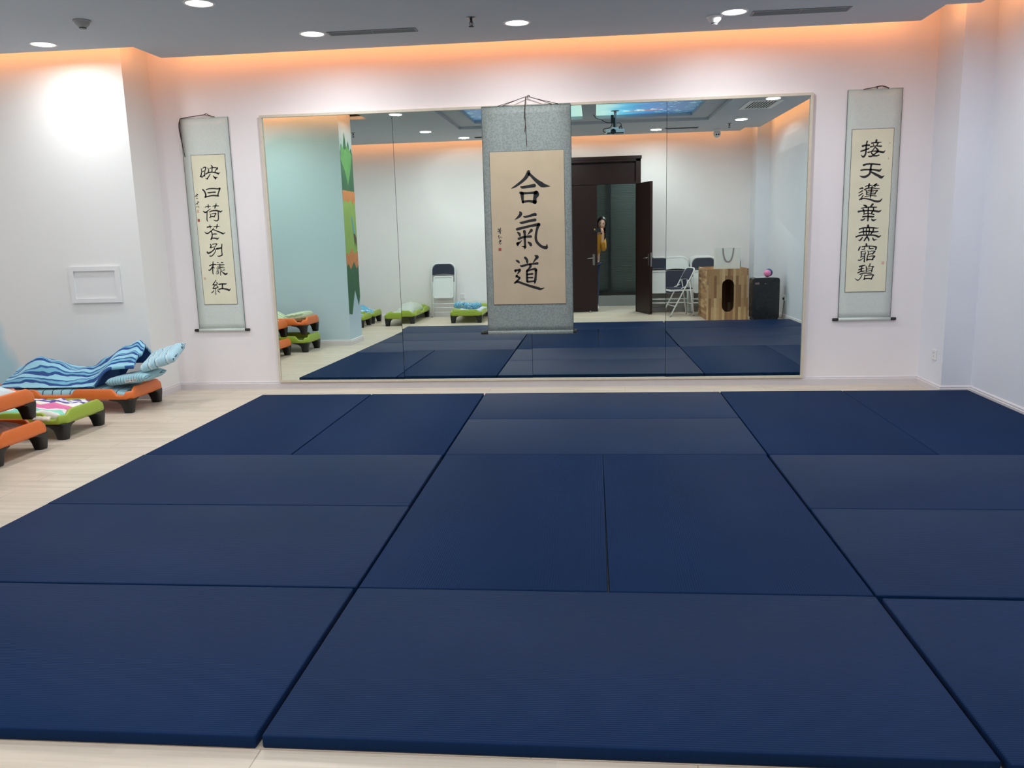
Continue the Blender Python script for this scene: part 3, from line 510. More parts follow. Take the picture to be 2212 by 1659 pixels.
# painted plant on the short side of the teal wall
MUR_X = -2.41
def mural(name, polys, mat, lift, parent):
    b = B()
    for pl in polys: prism(b, pl, [], MUR_X+lift-0.0006, MUR_X+lift, 'x')
    for v in b.verts: v.co -= parent.location
    return mesh_obj(name, b, mat, parent)
mt = thing('wall_painting', 'tall green plant with orange flower bands painted on the end of the teal wall', 'wall painting', (MUR_X, 1.56, 0.4))
G1 = plain('leaf_green_paint', (92, 150, 82), 0.7, mottle=0.15, mscale=5); G2 = plain('dark_green_paint', (50, 100, 66), 0.7, mottle=0.15, mscale=5)
G3 = plain('lime_green_paint', (140, 172, 84), 0.7, mottle=0.08, mscale=4); O1 = plain('orange_flower_paint', (206, 130, 74), 0.7, mottle=0.2, mscale=30)
BL = plain('blue_bird_paint', (96, 160, 190), 0.7); BR = plain('brown_bird_paint', (90, 74, 62), 0.7)
ya, yb = 1.845, 1.285
mural('trunk', [[(ya, 1.15), (ya, 2.0), (yb, 2.0), (yb, 1.15)]], G3, 0.0012, mt)
mural('upper_leaf', [[(ya, 1.98), (ya, 2.50), (ya-0.06, 2.62), (1.70, 2.56), (1.62, 2.78), (1.55, 2.57), (1.45, 2.68), (1.40, 2.55), (1.33, 2.60), (yb, 2.52), (yb, 1.98)]], G2, 0.0018, mt)
mural('bright_leaf', [[(ya, 2.42), (ya-0.04, 2.6), (1.62, 2.55), (1.5, 2.62), (yb+0.03, 2.5), (1.42, 2.3), (1.56, 2.1), (1.68, 2.28)]], G1, 0.0024, mt)
mural('lower_leaf', [[(ya, 1.15), (yb, 1.15), (yb, 0.62), (1.36, 0.50), (1.52, 0.72), (1.70, 0.40), (ya, 0.42)]], G2, 0.0018, mt)
mural('flower_band', [[(ya, 2.03), (yb, 2.03), (yb, 1.90), (1.38, 1.86), (1.5, 1.92), (1.62, 1.87), (1.74, 1.91), (ya, 1.88)]], O1, 0.003, mt)
mural('flower_band', [[(ya, 1.22), (1.7, 1.2), (1.57, 1.28), (1.45, 1.2), (yb, 1.24), (yb, 1.06), (1.38, 1.0), (1.5, 1.1), (1.66, 1.0), (1.76, 1.08), (ya, 1.04)]], O1, 0.003, mt)
mural('blue_bird', [[(1.50, 1.68), (1.47, 1.70), (1.40, 1.55), (1.38, 1.46), (1.44, 1.47)]], BL, 0.003, mt)
mural('brown_bird', [[(1.44, 1.47), (1.38, 1.47), (1.31, 1.41), (1.32, 1.25), (1.36, 1.36), (1.40, 1.3), (1.42, 1.38)]], BR, 0.003, mt)

# white framed access panel on the left pier
t = thing('access_panel', 'white framed square panel fixed on the wall above the blue striped bed', 'wall panel', (-3.48, 5.05, 1.045))
b = B(); prism(b, rect(-0.235, 0.235, -0.16, 0.16), [rect(-0.195, 0.195, -0.122, 0.122)], -0.022, -0.001, 'y')
mesh_obj('panel_frame', b, M_WHITE, t)
b = B(); box(b, -0.195, 0.195, -0.006, -0.001, -0.122, 0.122); mesh_obj('panel_door', b, M_WHITE, t)

# sockets
def socket(name, label, loc, rz):
    t = thing(name, label, 'socket', loc, rz, 'wall sockets')
    b = B(); rbox(b, -0.043, 0.043, -0.009, 0, -0.043, 0.043, 0.003); mesh_obj('plate', b, M_WHITE, t)
    b = B()
    for (x, z, a) in ((-0.012, 0.016, 0), (0.012, 0.016, 0), (0, -0.014, 0)): box(b, x-0.0018, x+0.0018, -0.0096, -0.0088, z-0.006, z+0.006)
    mesh_obj('slots', b, M_DARK, t); return t
socket('wall_socket', 'white socket plate low on the right corner pier by the blue mats', (3.785, 5.165, 0.31), -PI/2)
socket('wall_socket', 'white socket plate low on the rear wall near the leaning folding chair', (-1.46, BY, 0.345), PI)
so3 = socket('wall_socket', 'white socket plate on the right wall beside the black appliance', (RX, -0.41, 0.32), -PI/2)

# ------------------------------------------------------------------ double door in the rear wall
dr = bpy.data.objects.new('door_1', None); COL.objects.link(dr); dr['kind'] = 'structure'
b = B()
for x0, x1 in ((DX0-0.085, DX0), (DX1, DX1+0.085)):
    box(b, x0, x1, BY-0.13, BY+0.012, 0, 2.62)
box(b, DX0-0.085, DX1+0.085, BY-0.13, BY+0.012, 2.56, 2.62)
box(b, DX0, DX1, BY-0.13, BY+0.006, 2.19, 2.225)
box(b, DX0-0.10, DX1+0.10, BY, BY+0.02, 2.60, 2.65)
struct('door_frame', b, M_DOOR, dr)
b = B(); box(b, DX0, DX1, BY-0.09, BY-0.05, 2.225, 2.56); struct('transom_panel', b, M_DOOR, dr)
def door_leaf(loc, rz, side):
    """local: hinge edge at x 0, leaf runs to +x; room face at +y"""
    e = bpy.data.objects.new('door_leaf', None); COL.objects.link(e); e.parent = dr; e.location = loc; e.rotation_euler = (0, 0, rz)
    b = B(); box(b, 0, 0.70, -0.045, 0, 0.012, 2.185); l = struct('leaf_panel', b, M_DOOR, e)
    b = B()
    for s in (0.0, -0.045):
        o = 1 if s == 0 else -1
        rbox(b, 0.615, 0.655, *sorted((s, s+o*0.006)), 0.82, 1.01, 0.002)
        tube(b, rail([(0.635, s, 0.945), (0.635, s+o*0.045, 0.945), (0.52, s+o*0.045, 0.935)], 0.02), 0.009, 10)
    box(b, 0.699, 0.7015, -0.035, -0.010, 0.80, 1.03)
    struct('door_handle', b, M_CHROME, e)
    return e
door_leaf((DX0, BY-0.005, 0), 0.0, 1)
a_open = math.atan2(0.668, 0.205)
e2 = door_leaf((DX1, BY-0.005, 0), a_open, -1)
b = B(); lathe(b, [(0, 0), (0.022, 0), (0.022, 0.02), (0.012, 0.032), (0, 0.034)], 16, Matrix.Translation((0.87, BY+0.055, 0)))
tag(mesh_obj('door_stop', b, M_CHROME), 'small metal door stop on the floor before the closed dark door', 'door stop')

# corridor beyond the door: ceiling, side walls, blind-covered glass partition
bm = B(); box(bm, -1.2, 3.6, -3.45, BY-0.12, 2.85, 2.95); struct('ceiling_corridor', bm, M_CEIL)
M_CORR = wall_paint('corridor_wall_paint', (150, 154, 154))
bm = B(); box(bm, -1.3, -1.2, -3.5, BY-0.12, 0, 2.85); struct('wall_corridor_left', bm, M_CORR)
bm = B(); box(bm, 3.5, 3.6, -3.5, BY-0.12, 0, 2.85); struct('wall_corridor_right', bm, M_CORR)
bm = B(); box(bm, -1.2, 3.5, -3.5, -3.40, 0, 0.20); struct('wall_corridor_back', bm, M_CORR)
bm = B(); box(bm, -1.2, 3.5, -3.75, -3.65, 0, 2.85); struct('wall_corridor_rear', bm, M_CORR)
win = bpy.data.objects.new('window_1', None); COL.objects.link(win); win['kind'] = 'structure'; win.location = (1.2, -3.44, 0.2)
M_ALU = plain('dark_window_frame', (14, 20, 24), 0.4)
M_BLIND = plain('grey_green_blind', (128, 140, 138), 0.6)
def mat_glass():
    k = N('window_glass'); k.set(Roughness=0.02); k.b.inputs['Transmission Weight'].default_value = 1.0
    k.b.inputs['IOR'].default_value = 1.1
    k.b.inputs['Base Color'].default_value = (0.95, 0.98, 0.975, 1); return k.m
M_GLASS = mat_glass()
fx = [-1.2, -0.36, 0.43, 1.215, 2.0, 2.8, 3.46]
b = B()
for x in fx: box(b, x-1.2, x+0.05-1.2, -0.03, 0.03, 0, 2.65)
box(b, -2.4, 2.3, -0.031, 0.031, 0, 0.055); box(b, -2.4, 2.3, -0.031, 0.031, 2.55, 2.65)
struct('window_frame', b, M_ALU, win)
for i in range(len(fx)-1):
    x0, x1 = fx[i]+0.05-1.2, fx[i+1]-1.2
    b = B(); box(b, x0, x1, -0.004, 0.004, 0.055, 2.55); struct('pane', b, M_GLASS, win)
    b = B()
    z = 0.07
    while z < 2.53:
        q = [(x0+0.01, -0.075, z), (x1-0.01, -0.075, z), (x1-0.01, -0.053, z+0.026), (x0+0.01, -0.053, z+0.026)]
        vv = [b.verts.new(p) for p in q]+[b.verts.new((p[0], p[1]+0.0015, p[2]-0.0012)) for p in q]
        for f in ((0, 1, 2, 3), (7, 6, 5, 4), (0, 4, 5, 1), (2, 6, 7, 3)): b.faces.new([vv[k] for k in f])
        z += 0.031
    struct('blind', b, M_BLIND, win)
# ------------------------------------------------------------------ tatami mats
def mat_tatami():
    k = N('navy_tatami_vinyl'); k.set(Roughness=0.5); k.b.inputs['Specular IOR Level'].default_value = 0.06
    k.b.inputs['Anisotropic'].default_value = 0.85
    cv = k.n('ShaderNodeCombineXYZ'); cv.inputs['X'].default_value = 1.0
    vt = k.n('ShaderNodeVectorTransform'); vt.vector_type = 'VECTOR'; vt.convert_from = 'OBJECT'; vt.convert_to = 'WORLD'
    k.l(cv.outputs[0], vt.inputs[0]); k.l(vt.outputs[0], k.b.inputs['Tangent'])
    co = k.obj_co()
    wv = k.n('ShaderNodeTexWave'); wv.wave_type = 'BANDS'; wv.bands_direction = 'Y'; wv.wave_profile = 'SIN'
    wv.inputs['Scale'].default_value = 31.4; wv.inputs['Distortion'].default_value = 0.25; wv.inputs['Detail'].default_value = 1
    k.l(co, wv.inputs['Vector'])
    wx = k.n('ShaderNodeTexWave'); wx.wave_type = 'BANDS'; wx.bands_direction = 'X'; wx.wave_profile = 'SIN'
    wx.inputs['Scale'].default_value = 90; k.l(co, wx.inputs['Vector'])
    m = k.n('ShaderNodeMath', operation='MULTIPLY_ADD'); k.l(wx.outputs['Fac'], m.inputs[0]); m.inputs[1].default_value = 0.25
    k.l(wv.outputs['Fac'], m.inputs[2])
    k.bump(m.outputs[0], 0.3, 0.0016)
    n1 = k.n('ShaderNodeTexNoise'); n1.inputs['Scale'].default_value = 1.6; n1.inputs['Detail'].default_value = 5
    k.l(co, n1.inputs['Vector'])
    r = k.ramp(n1.outputs['Fac'], [(0.3, lin((15, 38, 71))), (0.7, lin((17, 41, 77)))])
    k.l(r.outputs[0], k.b.inputs['Base Color']); return k.m
M_TATAMI = mat_tatami()
MT = 0.04
def tatami(label, cx, cy, along_x, rz=0.0, dx=0, dy=0):
    b = B(); rbox(b, -0.9975, 0.9975, -0.4965, 0.4965, 0, MT, 0.006, 3)
    for f in b.faces: f.smooth = True
    o = mesh_obj('tatami_mat', b, M_TATAMI); smooth_by_angle(o, 30)
    o.location = (cx+dx, cy+dy, 0.0005); o.rotation_euler = (0, 0, (0 if along_x else PI/2)+rz)
    return tag(o, label, 'mat', 'navy tatami mats')
tatami('navy mat lying crosswise at the very front, centre, widest in view', 1, 0.5, True)
tatami('left of the two ribbed navy mats lying lengthwise in the middle of the floor', 0.5, 2, False, -0.001)
tatami('right of the two ribbed navy mats lying lengthwise in the middle of the floor', 1.5, 2, False, 0.003, -0.004)
tatami('navy mat crosswise just behind the two central ribbed mats', 1, 3.5, True)
tatami('navy mat crosswise nearest the mirror, below the central scroll', 1, 4.5, True)
tatami('navy mat crosswise at the front left corner of the floor', -1, 0.5, True, 0.0, -0.012, -0.004)
tatami('navy mat crosswise in the left column, second from the front', -1, 1.5, True, 0.0, -0.008, 0.0)
tatami('navy mat crosswise in the left column, third from the front', -1, 2.5, True, 0.0, -0.012)
tatami('navy mat lengthwise at the far left corner, nearest the orange cot', -1.5, 4, False, 0.0, -0.008)
tatami('navy mat lengthwise in the far row, second from the left', -0.5, 4, False, 0.0, -0.006)
tatami('navy mat crosswise at the front right corner, set apart by a wide gap', 3, 0.5, True, 0.0, 0.012, -0.014)
tatami('navy mat crosswise in the right column, second from the front', 3, 1.5, True, -0.001, 0.003, 0.002)
tatami('navy mat crosswise in the right column, third from the front', 3, 2.5, True, 0.0, 0.003)
tatami('navy mat lengthwise in the far row with a light reflected patch, right of the centre', 2.5, 4, False, 0.0, 0.002, 0.006)
tatami('navy mat lengthwise at the far right corner by the right wall', 3.5, 4, False, 0.0, -0.002, -0.004)

# ------------------------------------------------------------------ wall mirror: four big panes, each very slightly bowed
def mat_mirror():
    k = N('silvered_mirror'); k.set(Metallic=1.0, Roughness=0.0)
    k.b.inputs['Base Color'].default_value = (0.845, 0.95, 0.885, 1); return k.m
M_MIRROR = mat_mirror()
MY = 5.48
LO = [0.0105, 0.0077, 0.0058, 0.0058]; HI = [0.0, 0.0, -0.0003, 0.0]
B0 = [-0.002, -0.0007, -0.0007, 0.0086]; B1 = [0, 0, 0, 0]
mx0, mz0, mz1 = -2.015, 0.085, 2.475
seams = [-2.0, -0.815, 0.384, 1.583, 2.772]
mir = thing('wall_mirror', 'huge mirror of four panes in a thin pale frame on the front wall', 'mirror', (0.386, MY, 0.065))
for k_ in range(4):
    x0, x1 = seams[k_]+0.0015, seams[k_+1]-0.0015; cxk = (x0+x1)/2
    b = B(); nx, nzz = 10, 24; g = []
    for i in range(nx+1):
        col = []
        for j in range(nzz+1):
            x = x0+(x1-x0)*i/nx; z = mz0+(mz1-mz0)*j/nzz
            sl = (HI[k_]-LO[k_])/1.75
            a_int = LO[k_]*(z-1.28)+sl*((z-0.5)**2-(1.28-0.5)**2)/2
            y = MY+a_int+(B0[k_]+B1[k_]*(z-0.5))*(x-cxk)
            col.append(b.verts.new(Vector((x, y, z))-mir.location))
        g.append(col)
    for i in range(nx):
        for j in range(nzz):
            f = b.faces.new((g[i][j], g[i+1][j], g[i+1][j+1], g[i][j+1])); f.smooth = True
    mesh_obj('mirror_pane', b, M_MIRROR, mir, smooth=True)
b = B(); box(b, -2.01, 2.782, 0.0155, 0.0195, 0.075, 2.485)
for v in b.verts: v.co -= Vector((0.386, 0, 0.065))
mesh_obj('backing_board', b, M_DARK, mir)
b = B(); prism(b, rect(-2.022, 2.794, 0.066, 2.495), [rect(-2.0, 2.772, 0.0865, 2.4735)], -0.014, 0.0195, 'y')
for v in b.verts: v.co -= Vector((0.386, 0, 0.065))
mesh_obj('mirror_frame', b, M_FRAME, mir)

# ------------------------------------------------------------------ hanging scrolls
def mat_silk(name, base, dark, scale):
    k = N(name); k.set(Roughness=0.6)
    co = k.obj_co()
    v = k.n('ShaderNodeTexVoronoi'); v.inputs['Scale'].default_value = scale; k.l(co, v.inputs['Vector'])
    n2 = k.n('ShaderNodeTexNoise'); n2.inputs['Scale'].default_value = scale*1.7; n2.inputs['Detail'].default_value = 4; k.l(co, n2.inputs['Vector'])
    m = k.n('ShaderNodeMath', operation='MULTIPLY'); k.l(v.outputs['Distance'], m.inputs[0]); k.l(n2.outputs['Fac'], m.inputs[1])
    r = k.ramp(m.outputs[0], [(0.08, lin(dark)), (0.34, lin(base))])
    k.l(r.outputs[0], k.b.inputs['Base Color']); k.bump(n2.outputs['Fac'], 0.05, 0.005); return k.m
M_SILK = mat_silk('pale_grey_green_silk', (205, 212, 206), (200, 208, 202), 60)
M_DAMASK = mat_silk('grey_damask', (144, 153, 149), (121, 131, 128), 70)
M_PAPER = plain('cream_paper', (224, 220, 194), 0.8, mottle=0.04, mscale=6)
M_PAPERT = plain('tan_paper', (190, 172, 145), 0.8, mottle=0.05, mscale=5)
M_INK = plain('black_ink', (20, 20, 24), 0.55)
M_CORD = plain('dark_brown_cord', (52, 34, 32), 0.7)
M_SEAL = plain('red_seal_ink', (158, 74, 64), 0.7, mottle=0.25, mscale=300)
M_SEALP = plain('faded_seal_ink', (208, 178, 160), 0.7, mottle=0.1, mscale=300)
M_EDGE = plain('dark_edging', (92, 92, 92), 0.7)

def strokes_of(key):
    return [[[tuple(float(v)/1e4 for v in p.split(',')) for p in s.split(' ')] for s in ch.split('|')] for ch in INK[key].split('/')]

def ink_mesh(b, strokes, y):
    """every stroke a smooth ribbon of changing width with rounded ends"""
    for st in strokes:
        pts = spline([Vector((x, z, wd)) for x, z, wd in st], 5)
        if len(pts) < 2: continue
        L, R = [], []
        for i, p in enumerate(pts):
            d = (pts[min(i+1, len(pts)-1)]-pts[max(i-1, 0)]).to_2d()
            if d.length < 1e-9: d = Vector((1, 0))
            d.normalize(); nn = Vector((-d.y, d.x)); h = max(p.z, 0.0003)/2
            L.append((p.x+nn.x*h, p.y+nn.y*h)); R.append((p.x-nn.x*h, p.y-nn.y*h))
        def cap(p, q, wd):
            d = (p-q).to_2d()
            if d.length < 1e-9: return []
            d.normalize(); a0 = math.atan2(d.y, d.x); h = max(wd, 0.0003)/2
            return [(p.x+h*math.cos(a0+t), p.y+h*math.sin(a0+t)) for t in (-1.0, -0.5, 0, 0.5, 1.0)]
        vl = [b.verts.new((x, y, z)) for x, z in L]; vr = [b.verts.new((x, y, z)) for x, z in R]
        for i in range(len(vl)-1): b.faces.new((vl[i], vl[i+1], vr[i+1], vr[i]))
        c = cap(pts[0], pts[1], pts[0].z)
        if c: b.faces.new([vl[0]]+[b.verts.new((x, y, z)) for x, z in c[::-1]][::-1]+[vr[0]])
        c = cap(pts[-1], pts[-2], pts[-1].z)
        if c: b.faces.new([vr[-1]]+[b.verts.new((x, y, z)) for x, z in c]+[vl[-1]])

def loc_shift(b, v):
    for q in b.verts: q.co -= v

def scroll(key, label, yb, x0, x1, z0, z1, p, silk, paper, caps, cord_fn, seals, roller_d=0.028):
    """yb: plane the scroll hangs in; p: paper rect (x0,x1,z0,z1)"""
    base = Vector(((x0+x1)/2, yb, z0))
    t = thing('hanging_scroll', label, 'hanging scroll', base, 0, 'calligraphy hanging scrolls')
    b = B()
    # cloth: a fine sheet with a slight belly
    nx_, nz_ = 6, 30; fr = []; bk = []
    for i in range(nx_+1):
        a_, c_ = [], []
        for j in range(nz_+1):
            u, v = i/nx_, j/nz_; y = yb-0.001-0.003*math.sin(PI*v)*math.sin(PI*u)
            a_.append(b.verts.new((x0+(x1-x0)*u, y, z0+(z1-z0)*v))); c_.append(b.verts.new((x0+(x1-x0)*u, yb+0.001, z0+(z1-z0)*v)))
        fr.append(a_); bk.append(c_)
    for i in range(nx_):
        for j in range(nz_):
            b.faces.new((fr[i][j], fr[i+1][j], fr[i+1][j+1], fr[i][j+1])).smooth = True
            b.faces.new((bk[i][j+1], bk[i+1][j+1], bk[i+1][j], bk[i][j]))
    for j in range(nz_):
        b.faces.new((fr[0][j+1], bk[0][j+1], bk[0][j], fr[0][j])); b.faces.new((fr[nx_][j], bk[nx_][j], bk[nx_][j+1], fr[nx_][j+1]))
    for i in range(nx_):
        b.faces.new((fr[i][nz_], fr[i+1][nz_], bk[i+1][nz_], bk[i][nz_])); b.faces.new((bk[i][0], bk[i+1][0], fr[i+1][0], fr[i][0]))
    loc_shift(b, base); cl = mesh_obj('scroll_mount', b, silk, t)
    b = B()
    for xx in (x0-0.0012, x1+0.0012): box(b, xx-0.0014, xx+0.0014, yb-0.0025, yb+0.001, z0, z1)
    loc_shift(b, base); mesh_obj('edge_binding', b, M_EDGE, t)
    px0, px1, pz0, pz1 = p
    b = B(); box(b, px0-0.004, px1+0.004, yb-0.0052, yb-0.0046, pz0-0.004, pz1+0.004); loc_shift(b, base)
    mesh_obj('paper_border', b, M_EDGE, t)
    b = B(); box(b, px0, px1, yb-0.0062, yb-0.0050, pz0, pz1); loc_shift(b, base)
    pp = mesh_obj('paper_sheet', b, paper, t)
    chars = strokes_of(key)
    for ci, ch in enumerate(chars):
        b = B(); ink_mesh(b, ch, yb-0.0066); loc_shift(b, base)
        mesh_obj('signature_character' if ci >= {'left': 7, 'mid': 3, 'right': 7}[key] else 'written_character', b, M_INK, pp)
    for (sx0, sx1, sz0, sz1, strong) in seals:
        b = B(); box(b, sx0, sx1, yb-0.0067, yb-0.0063, sz0, sz1); loc_shift(b, base)
        mesh_obj('seal_mark', b, M_SEAL if strong else M_SEALP, pp)
    # bottom roller with dark ends, top batten
    ry = yb-0.004
    b = B(); tube(b, [(x0, ry, z0), (x1, ry, z0)], roller_d/2, 16); loc_shift(b, base); rl = mesh_obj('roller', b, silk if caps else silk, t)
    for (xa, xb) in ((caps[0], x0), (x1, caps[1])):
        b = B(); d = 1 if xb > xa else -1
        tube(b, [(xa, ry, z0), (xa+0.004, ry, z0), (xb-0.004, ry, z0), (xb, ry, z0)], [roller_d*0.40, roller_d*0.46, roller_d*0.46, roller_d*0.42], 14)
        loc_shift(b, base); mesh_obj('roller_knob', b, M_BLACK, rl)
    b = B(); tube(b, [(x0, yb, z1), (x1, yb, z1)], 0.0055, 8); loc_shift(b, base); mesh_obj('top_batten', b, silk, t)
    b = B(); cord_fn(b); loc_shift(b, base); mesh_obj('hanging_cord', b, M_CORD, t)
    return t

def cord_left(b):
    y = 5.482
    tube(b, spline([(-2.765, y, 2.497), (-2.68, y-0.004, 2.507), (-2.60, y-0.004, 2.515), (-2.53, y-0.004, 2.522)]), 0.0035, 6)
    tube(b, spline([(-2.53, y-0.004, 2.522), (-2.515, y-0.006, 2.530), (-2.495, y-0.006, 2.518), (-2.46, y, 2.503)]), 0.003, 6)
    tube(b, spline([(-2.53, y-0.004, 2.520), (-2.50, y-0.006, 2.512), (-2.44, y, 2.500)]), 0.003, 6)
    tube(b, spline([(-2.765, y, 2.497), (-2.783, y-0.004, 2.44), (-2.778, y-0.004, 2.35), (-2.765, y-0.004, 2.26), (-2.752, y-0.004, 2.16)]), 0.0032, 6)
    tube(b, spline([(-2.768, y, 2.495), (-2.776, y-0.006, 2.42), (-2.770, y-0.006, 2.33), (-2.760, y-0.006, 2.24)]), 0.0026, 6)
def cord_right(b):
    y = 5.482
    tube(b, spline([(3.20, y, 2.505), (3.26, y-0.004, 2.512), (3.305, y-0.005, 2.520)]), 0.0032, 6)
    tube(b, spline([(3.295, y-0.005, 2.518), (3.33, y-0.005, 2.524), (3.36, y-0.005, 2.522), (3.405, y, 2.506)]), 0.0045, 6)
    tube(b, spline([(3.298, y-0.006, 2.520), (3.31, y-0.007, 2.512), (3.303, y-0.007, 2.504)]), 0.003, 6)
def cord_mid(b):
    y = 5.438
    P = (0.386, 5.462, 2.560)
    for (xe, h) in ((0.13, 0.0), (0.17, 0.004), (0.60, 0.004), (0.655, 0.0)):
        tube(b, spline([P, ((P[0]*0.6+xe*0.4), 5.452, 2.556-0.4*0.07+h), (xe, y, 2.484)]), 0.0028, 6)
    tube(b, spline([P, (0.400, 5.45, 2.566), (0.412, 5.45, 2.557), (0.395, 5.452, 2.552)]), 0.003, 6)
    tube(b, spline([(0.376, 5.45, 2.552), (0.372, 5.43, 2.50), (0.366, y-0.012, 2.42), (0.368, y-0.010, 2.36), (0.374, y-0.010, 2.26), (0.377, y-0.010, 2.15)]), [0.0045]*12+[0.006]*6+[0.0032]*13, 6)
    tube(b, spline([(0.372, y-0.010, 2.34), (0.366, y-0.012, 2.29), (0.360, y-0.012, 2.26)]), 0.0026, 6)

scroll('left', 'narrow cream calligraphy scroll left of the mirror, with a loose cord down its side', 5.494, -2.775, -2.325, 0.57, 2.497, (-2.70, -2.382, 0.815, 2.172),
       M_SILK, M_PAPER, (-2.82, -2.281), cord_left, [(-2.693, -2.670, 1.660, 1.686, False), (-2.692, -2.671, 1.578, 1.604, True), (-2.684, -2.664, 1.044, 1.068, False)])
scroll('right', 'narrow cream calligraphy scroll on the wall right of the mirror', 5.494, 3.080, 3.520, 0.58, 2.505, (3.128, 3.464, 0.821, 2.183),
       M_SILK, M_PAPER, (3.032, 3.567), cord_right, [(3.432, 3.441, 2.060, 2.070, False), (3.429, 3.437, 1.930, 1.948, False), (3.421, 3.445, 1.052, 1.077, False)])
scroll('mid', 'wide grey calligraphy scroll with three big characters hanging over the mirror', 5.446, -0.012, 0.760, 0.513, 2.483, (0.049, 0.697, 0.770, 2.101),
       M_DAMASK, M_PAPERT, (-0.078, 0.788), cord_mid, [(0.104, 0.129, 1.247, 1.272, True)], 0.034)
b = B(); lathe(b, [(0, 0), (0.011, 0), (0.011, 0.006), (0.004, 0.010), (0.004, 0.045), (0.006, 0.048), (0, 0.05)], 12, Matrix.Translation((0.386, WY, 2.562)) @ Matrix.Rotation(PI/2, 4, 'X'))
tag(mesh_obj('wall_hook', b, M_WHITE), 'small white hook above the mirror carrying the wide grey scroll', 'hook')

# ------------------------------------------------------------------ ceiling fittings
M_LAMP = plain('downlight_diffuser', (255, 253, 250), 0.4)
M_LAMP.node_tree.nodes['Principled BSDF'].inputs['Emission Color'].default_value = (1, 0.99, 0.97, 1)
M_LAMP.node_tree.nodes['Principled BSDF'].inputs['Emission Strength'].default_value = 6.0
lab = ['round downlight in the ceiling by the white pier, at the far left', 'round downlight beside the slot vent left of the central scroll',
       'round downlight next to the sprinkler head, above the central scroll', 'round downlight beside the white smoke detector on the right',
       'round downlight cut by the top edge of the picture', 'round downlight over the right side mats, mirror side', 'round downlight left of the coffer, near its middle',
       'round downlight right of the coffer, by the square grille', 'round downlight left of the coffer, toward the rear wall', 'round downlight near the rear right corner, by the sprinkler',
       'round downlight over the green cots at the rear wall', 'round downlight in front of the closed door leaf', 'round downlight beside the slot vent near the door',
       'unseen round downlight added over the stacked orange cots in the alcove', 'unseen round downlight added over the rear left corner']
down0 = None
for i, (x, y) in enumerate(LAMPS):
    if down0 is None:
        t = thing('downlight', lab[0], 'ceiling light', (x, y, HC), 0, 'round ceiling downlights')
        b = B(); lathe(b, [(0.088, 0.0), (0.088, -0.006), (0.100, -0.006), (0.104, -0.001), (0.104, 0.0)], 32); mesh_obj('trim_ring', b, M_WHITE, t)
        b = B(); lathe(b, [(0, -0.0045), (0.06, -0.0045), (0.087, -0.003), (0.088, 0.0)], 32); mesh_obj('diffuser', b, M_LAMP, t)
        down0 = t
    else: copy_tree(down0, (x, y, HC), (0, 0, 0), lab[i], 'round ceiling downlights')

M_VENT = plain('grey_vent_slat', (120, 126, 130), 0.5); M_VENTD = plain('vent_dark', (58, 66, 70), 0.7)
def slot_vent(label, x0, x1, y0, y1):
    cx, cy = (x0+x1)/2, (y0+y1)/2; L, W = x1-x0, y1-y0
    t = thing('slot_vent', label, 'air vent', (cx, cy, HC), 0, 'long slot air vents')
    b = B(); prism(b, rect(-L/2, L/2, -W/2, W/2), [rect(-L/2+0.012, L/2-0.012, -W/2+0.012, W/2-0.012)], -0.006, 0); box(b, -0.004, 0.004, -W/2+0.012, W/2-0.012, -0.005, 0)
    mesh_obj('vent_frame', b, M_VENT, t)
    b = B(); box(b, -L/2+0.012, L/2-0.012, -W/2+0.012, W/2-0.012, -0.001, -0.0002); mesh_obj('vent_backing', b, M_VENTD, t)
    b = B(); n_ = 6
    for i in range(n_):
        y = -W/2+0.018+(W-0.036)*i/(n_-1)
        vv = [b.verts.new(p) for p in ((-L/2+0.012, y-0.004, -0.001), (L/2-0.012, y-0.004, -0.001), (L/2-0.012, y+0.004, -0.0055), (-L/2+0.012, y+0.004, -0.0055))]
        b.faces.new(vv)
    mesh_obj('slats', b, M_VENT, t)
    return t
slot_vent('slot air vent in the ceiling left of the central scroll', -1.10, -0.40, 4.63, 4.75)
slot_vent('slot air vent in the ceiling right of the smoke detector', 2.14, 2.85, 4.66, 4.80)
slot_vent('slot air vent in the ceiling near the door', 2.10, 2.76, -1.27, -1.15)
slot_vent('slot air vent in the ceiling over the rear green cots', -1.05, -0.35, -1.50, -1.38)
t = thing('return_grille', 'square white air grille with dark slots in the right of the ceiling', 'air vent', (3.24, 1.20, HC), 0.0)
b = B(); prism(b, rect(-0.22, 0.22, -0.38, 0.38), [rect(-0.165, 0.165, -0.33, 0.33)], -0.010, 0); mesh_obj('grille_frame', b, M_WHITE, t)
b = B(); box(b, -0.165, 0.165, -0.33, 0.33, -0.0015, -0.0003); mesh_obj('grille_backing', b, M_DARK, t)
b = B()
for i in range(9): box(b, -0.154+0.0385*i-0.0065, -0.154+0.0385*i+0.0065, -0.33, 0.33, -0.009, -0.002)
mesh_obj('slats', b, M_WHITE, t)

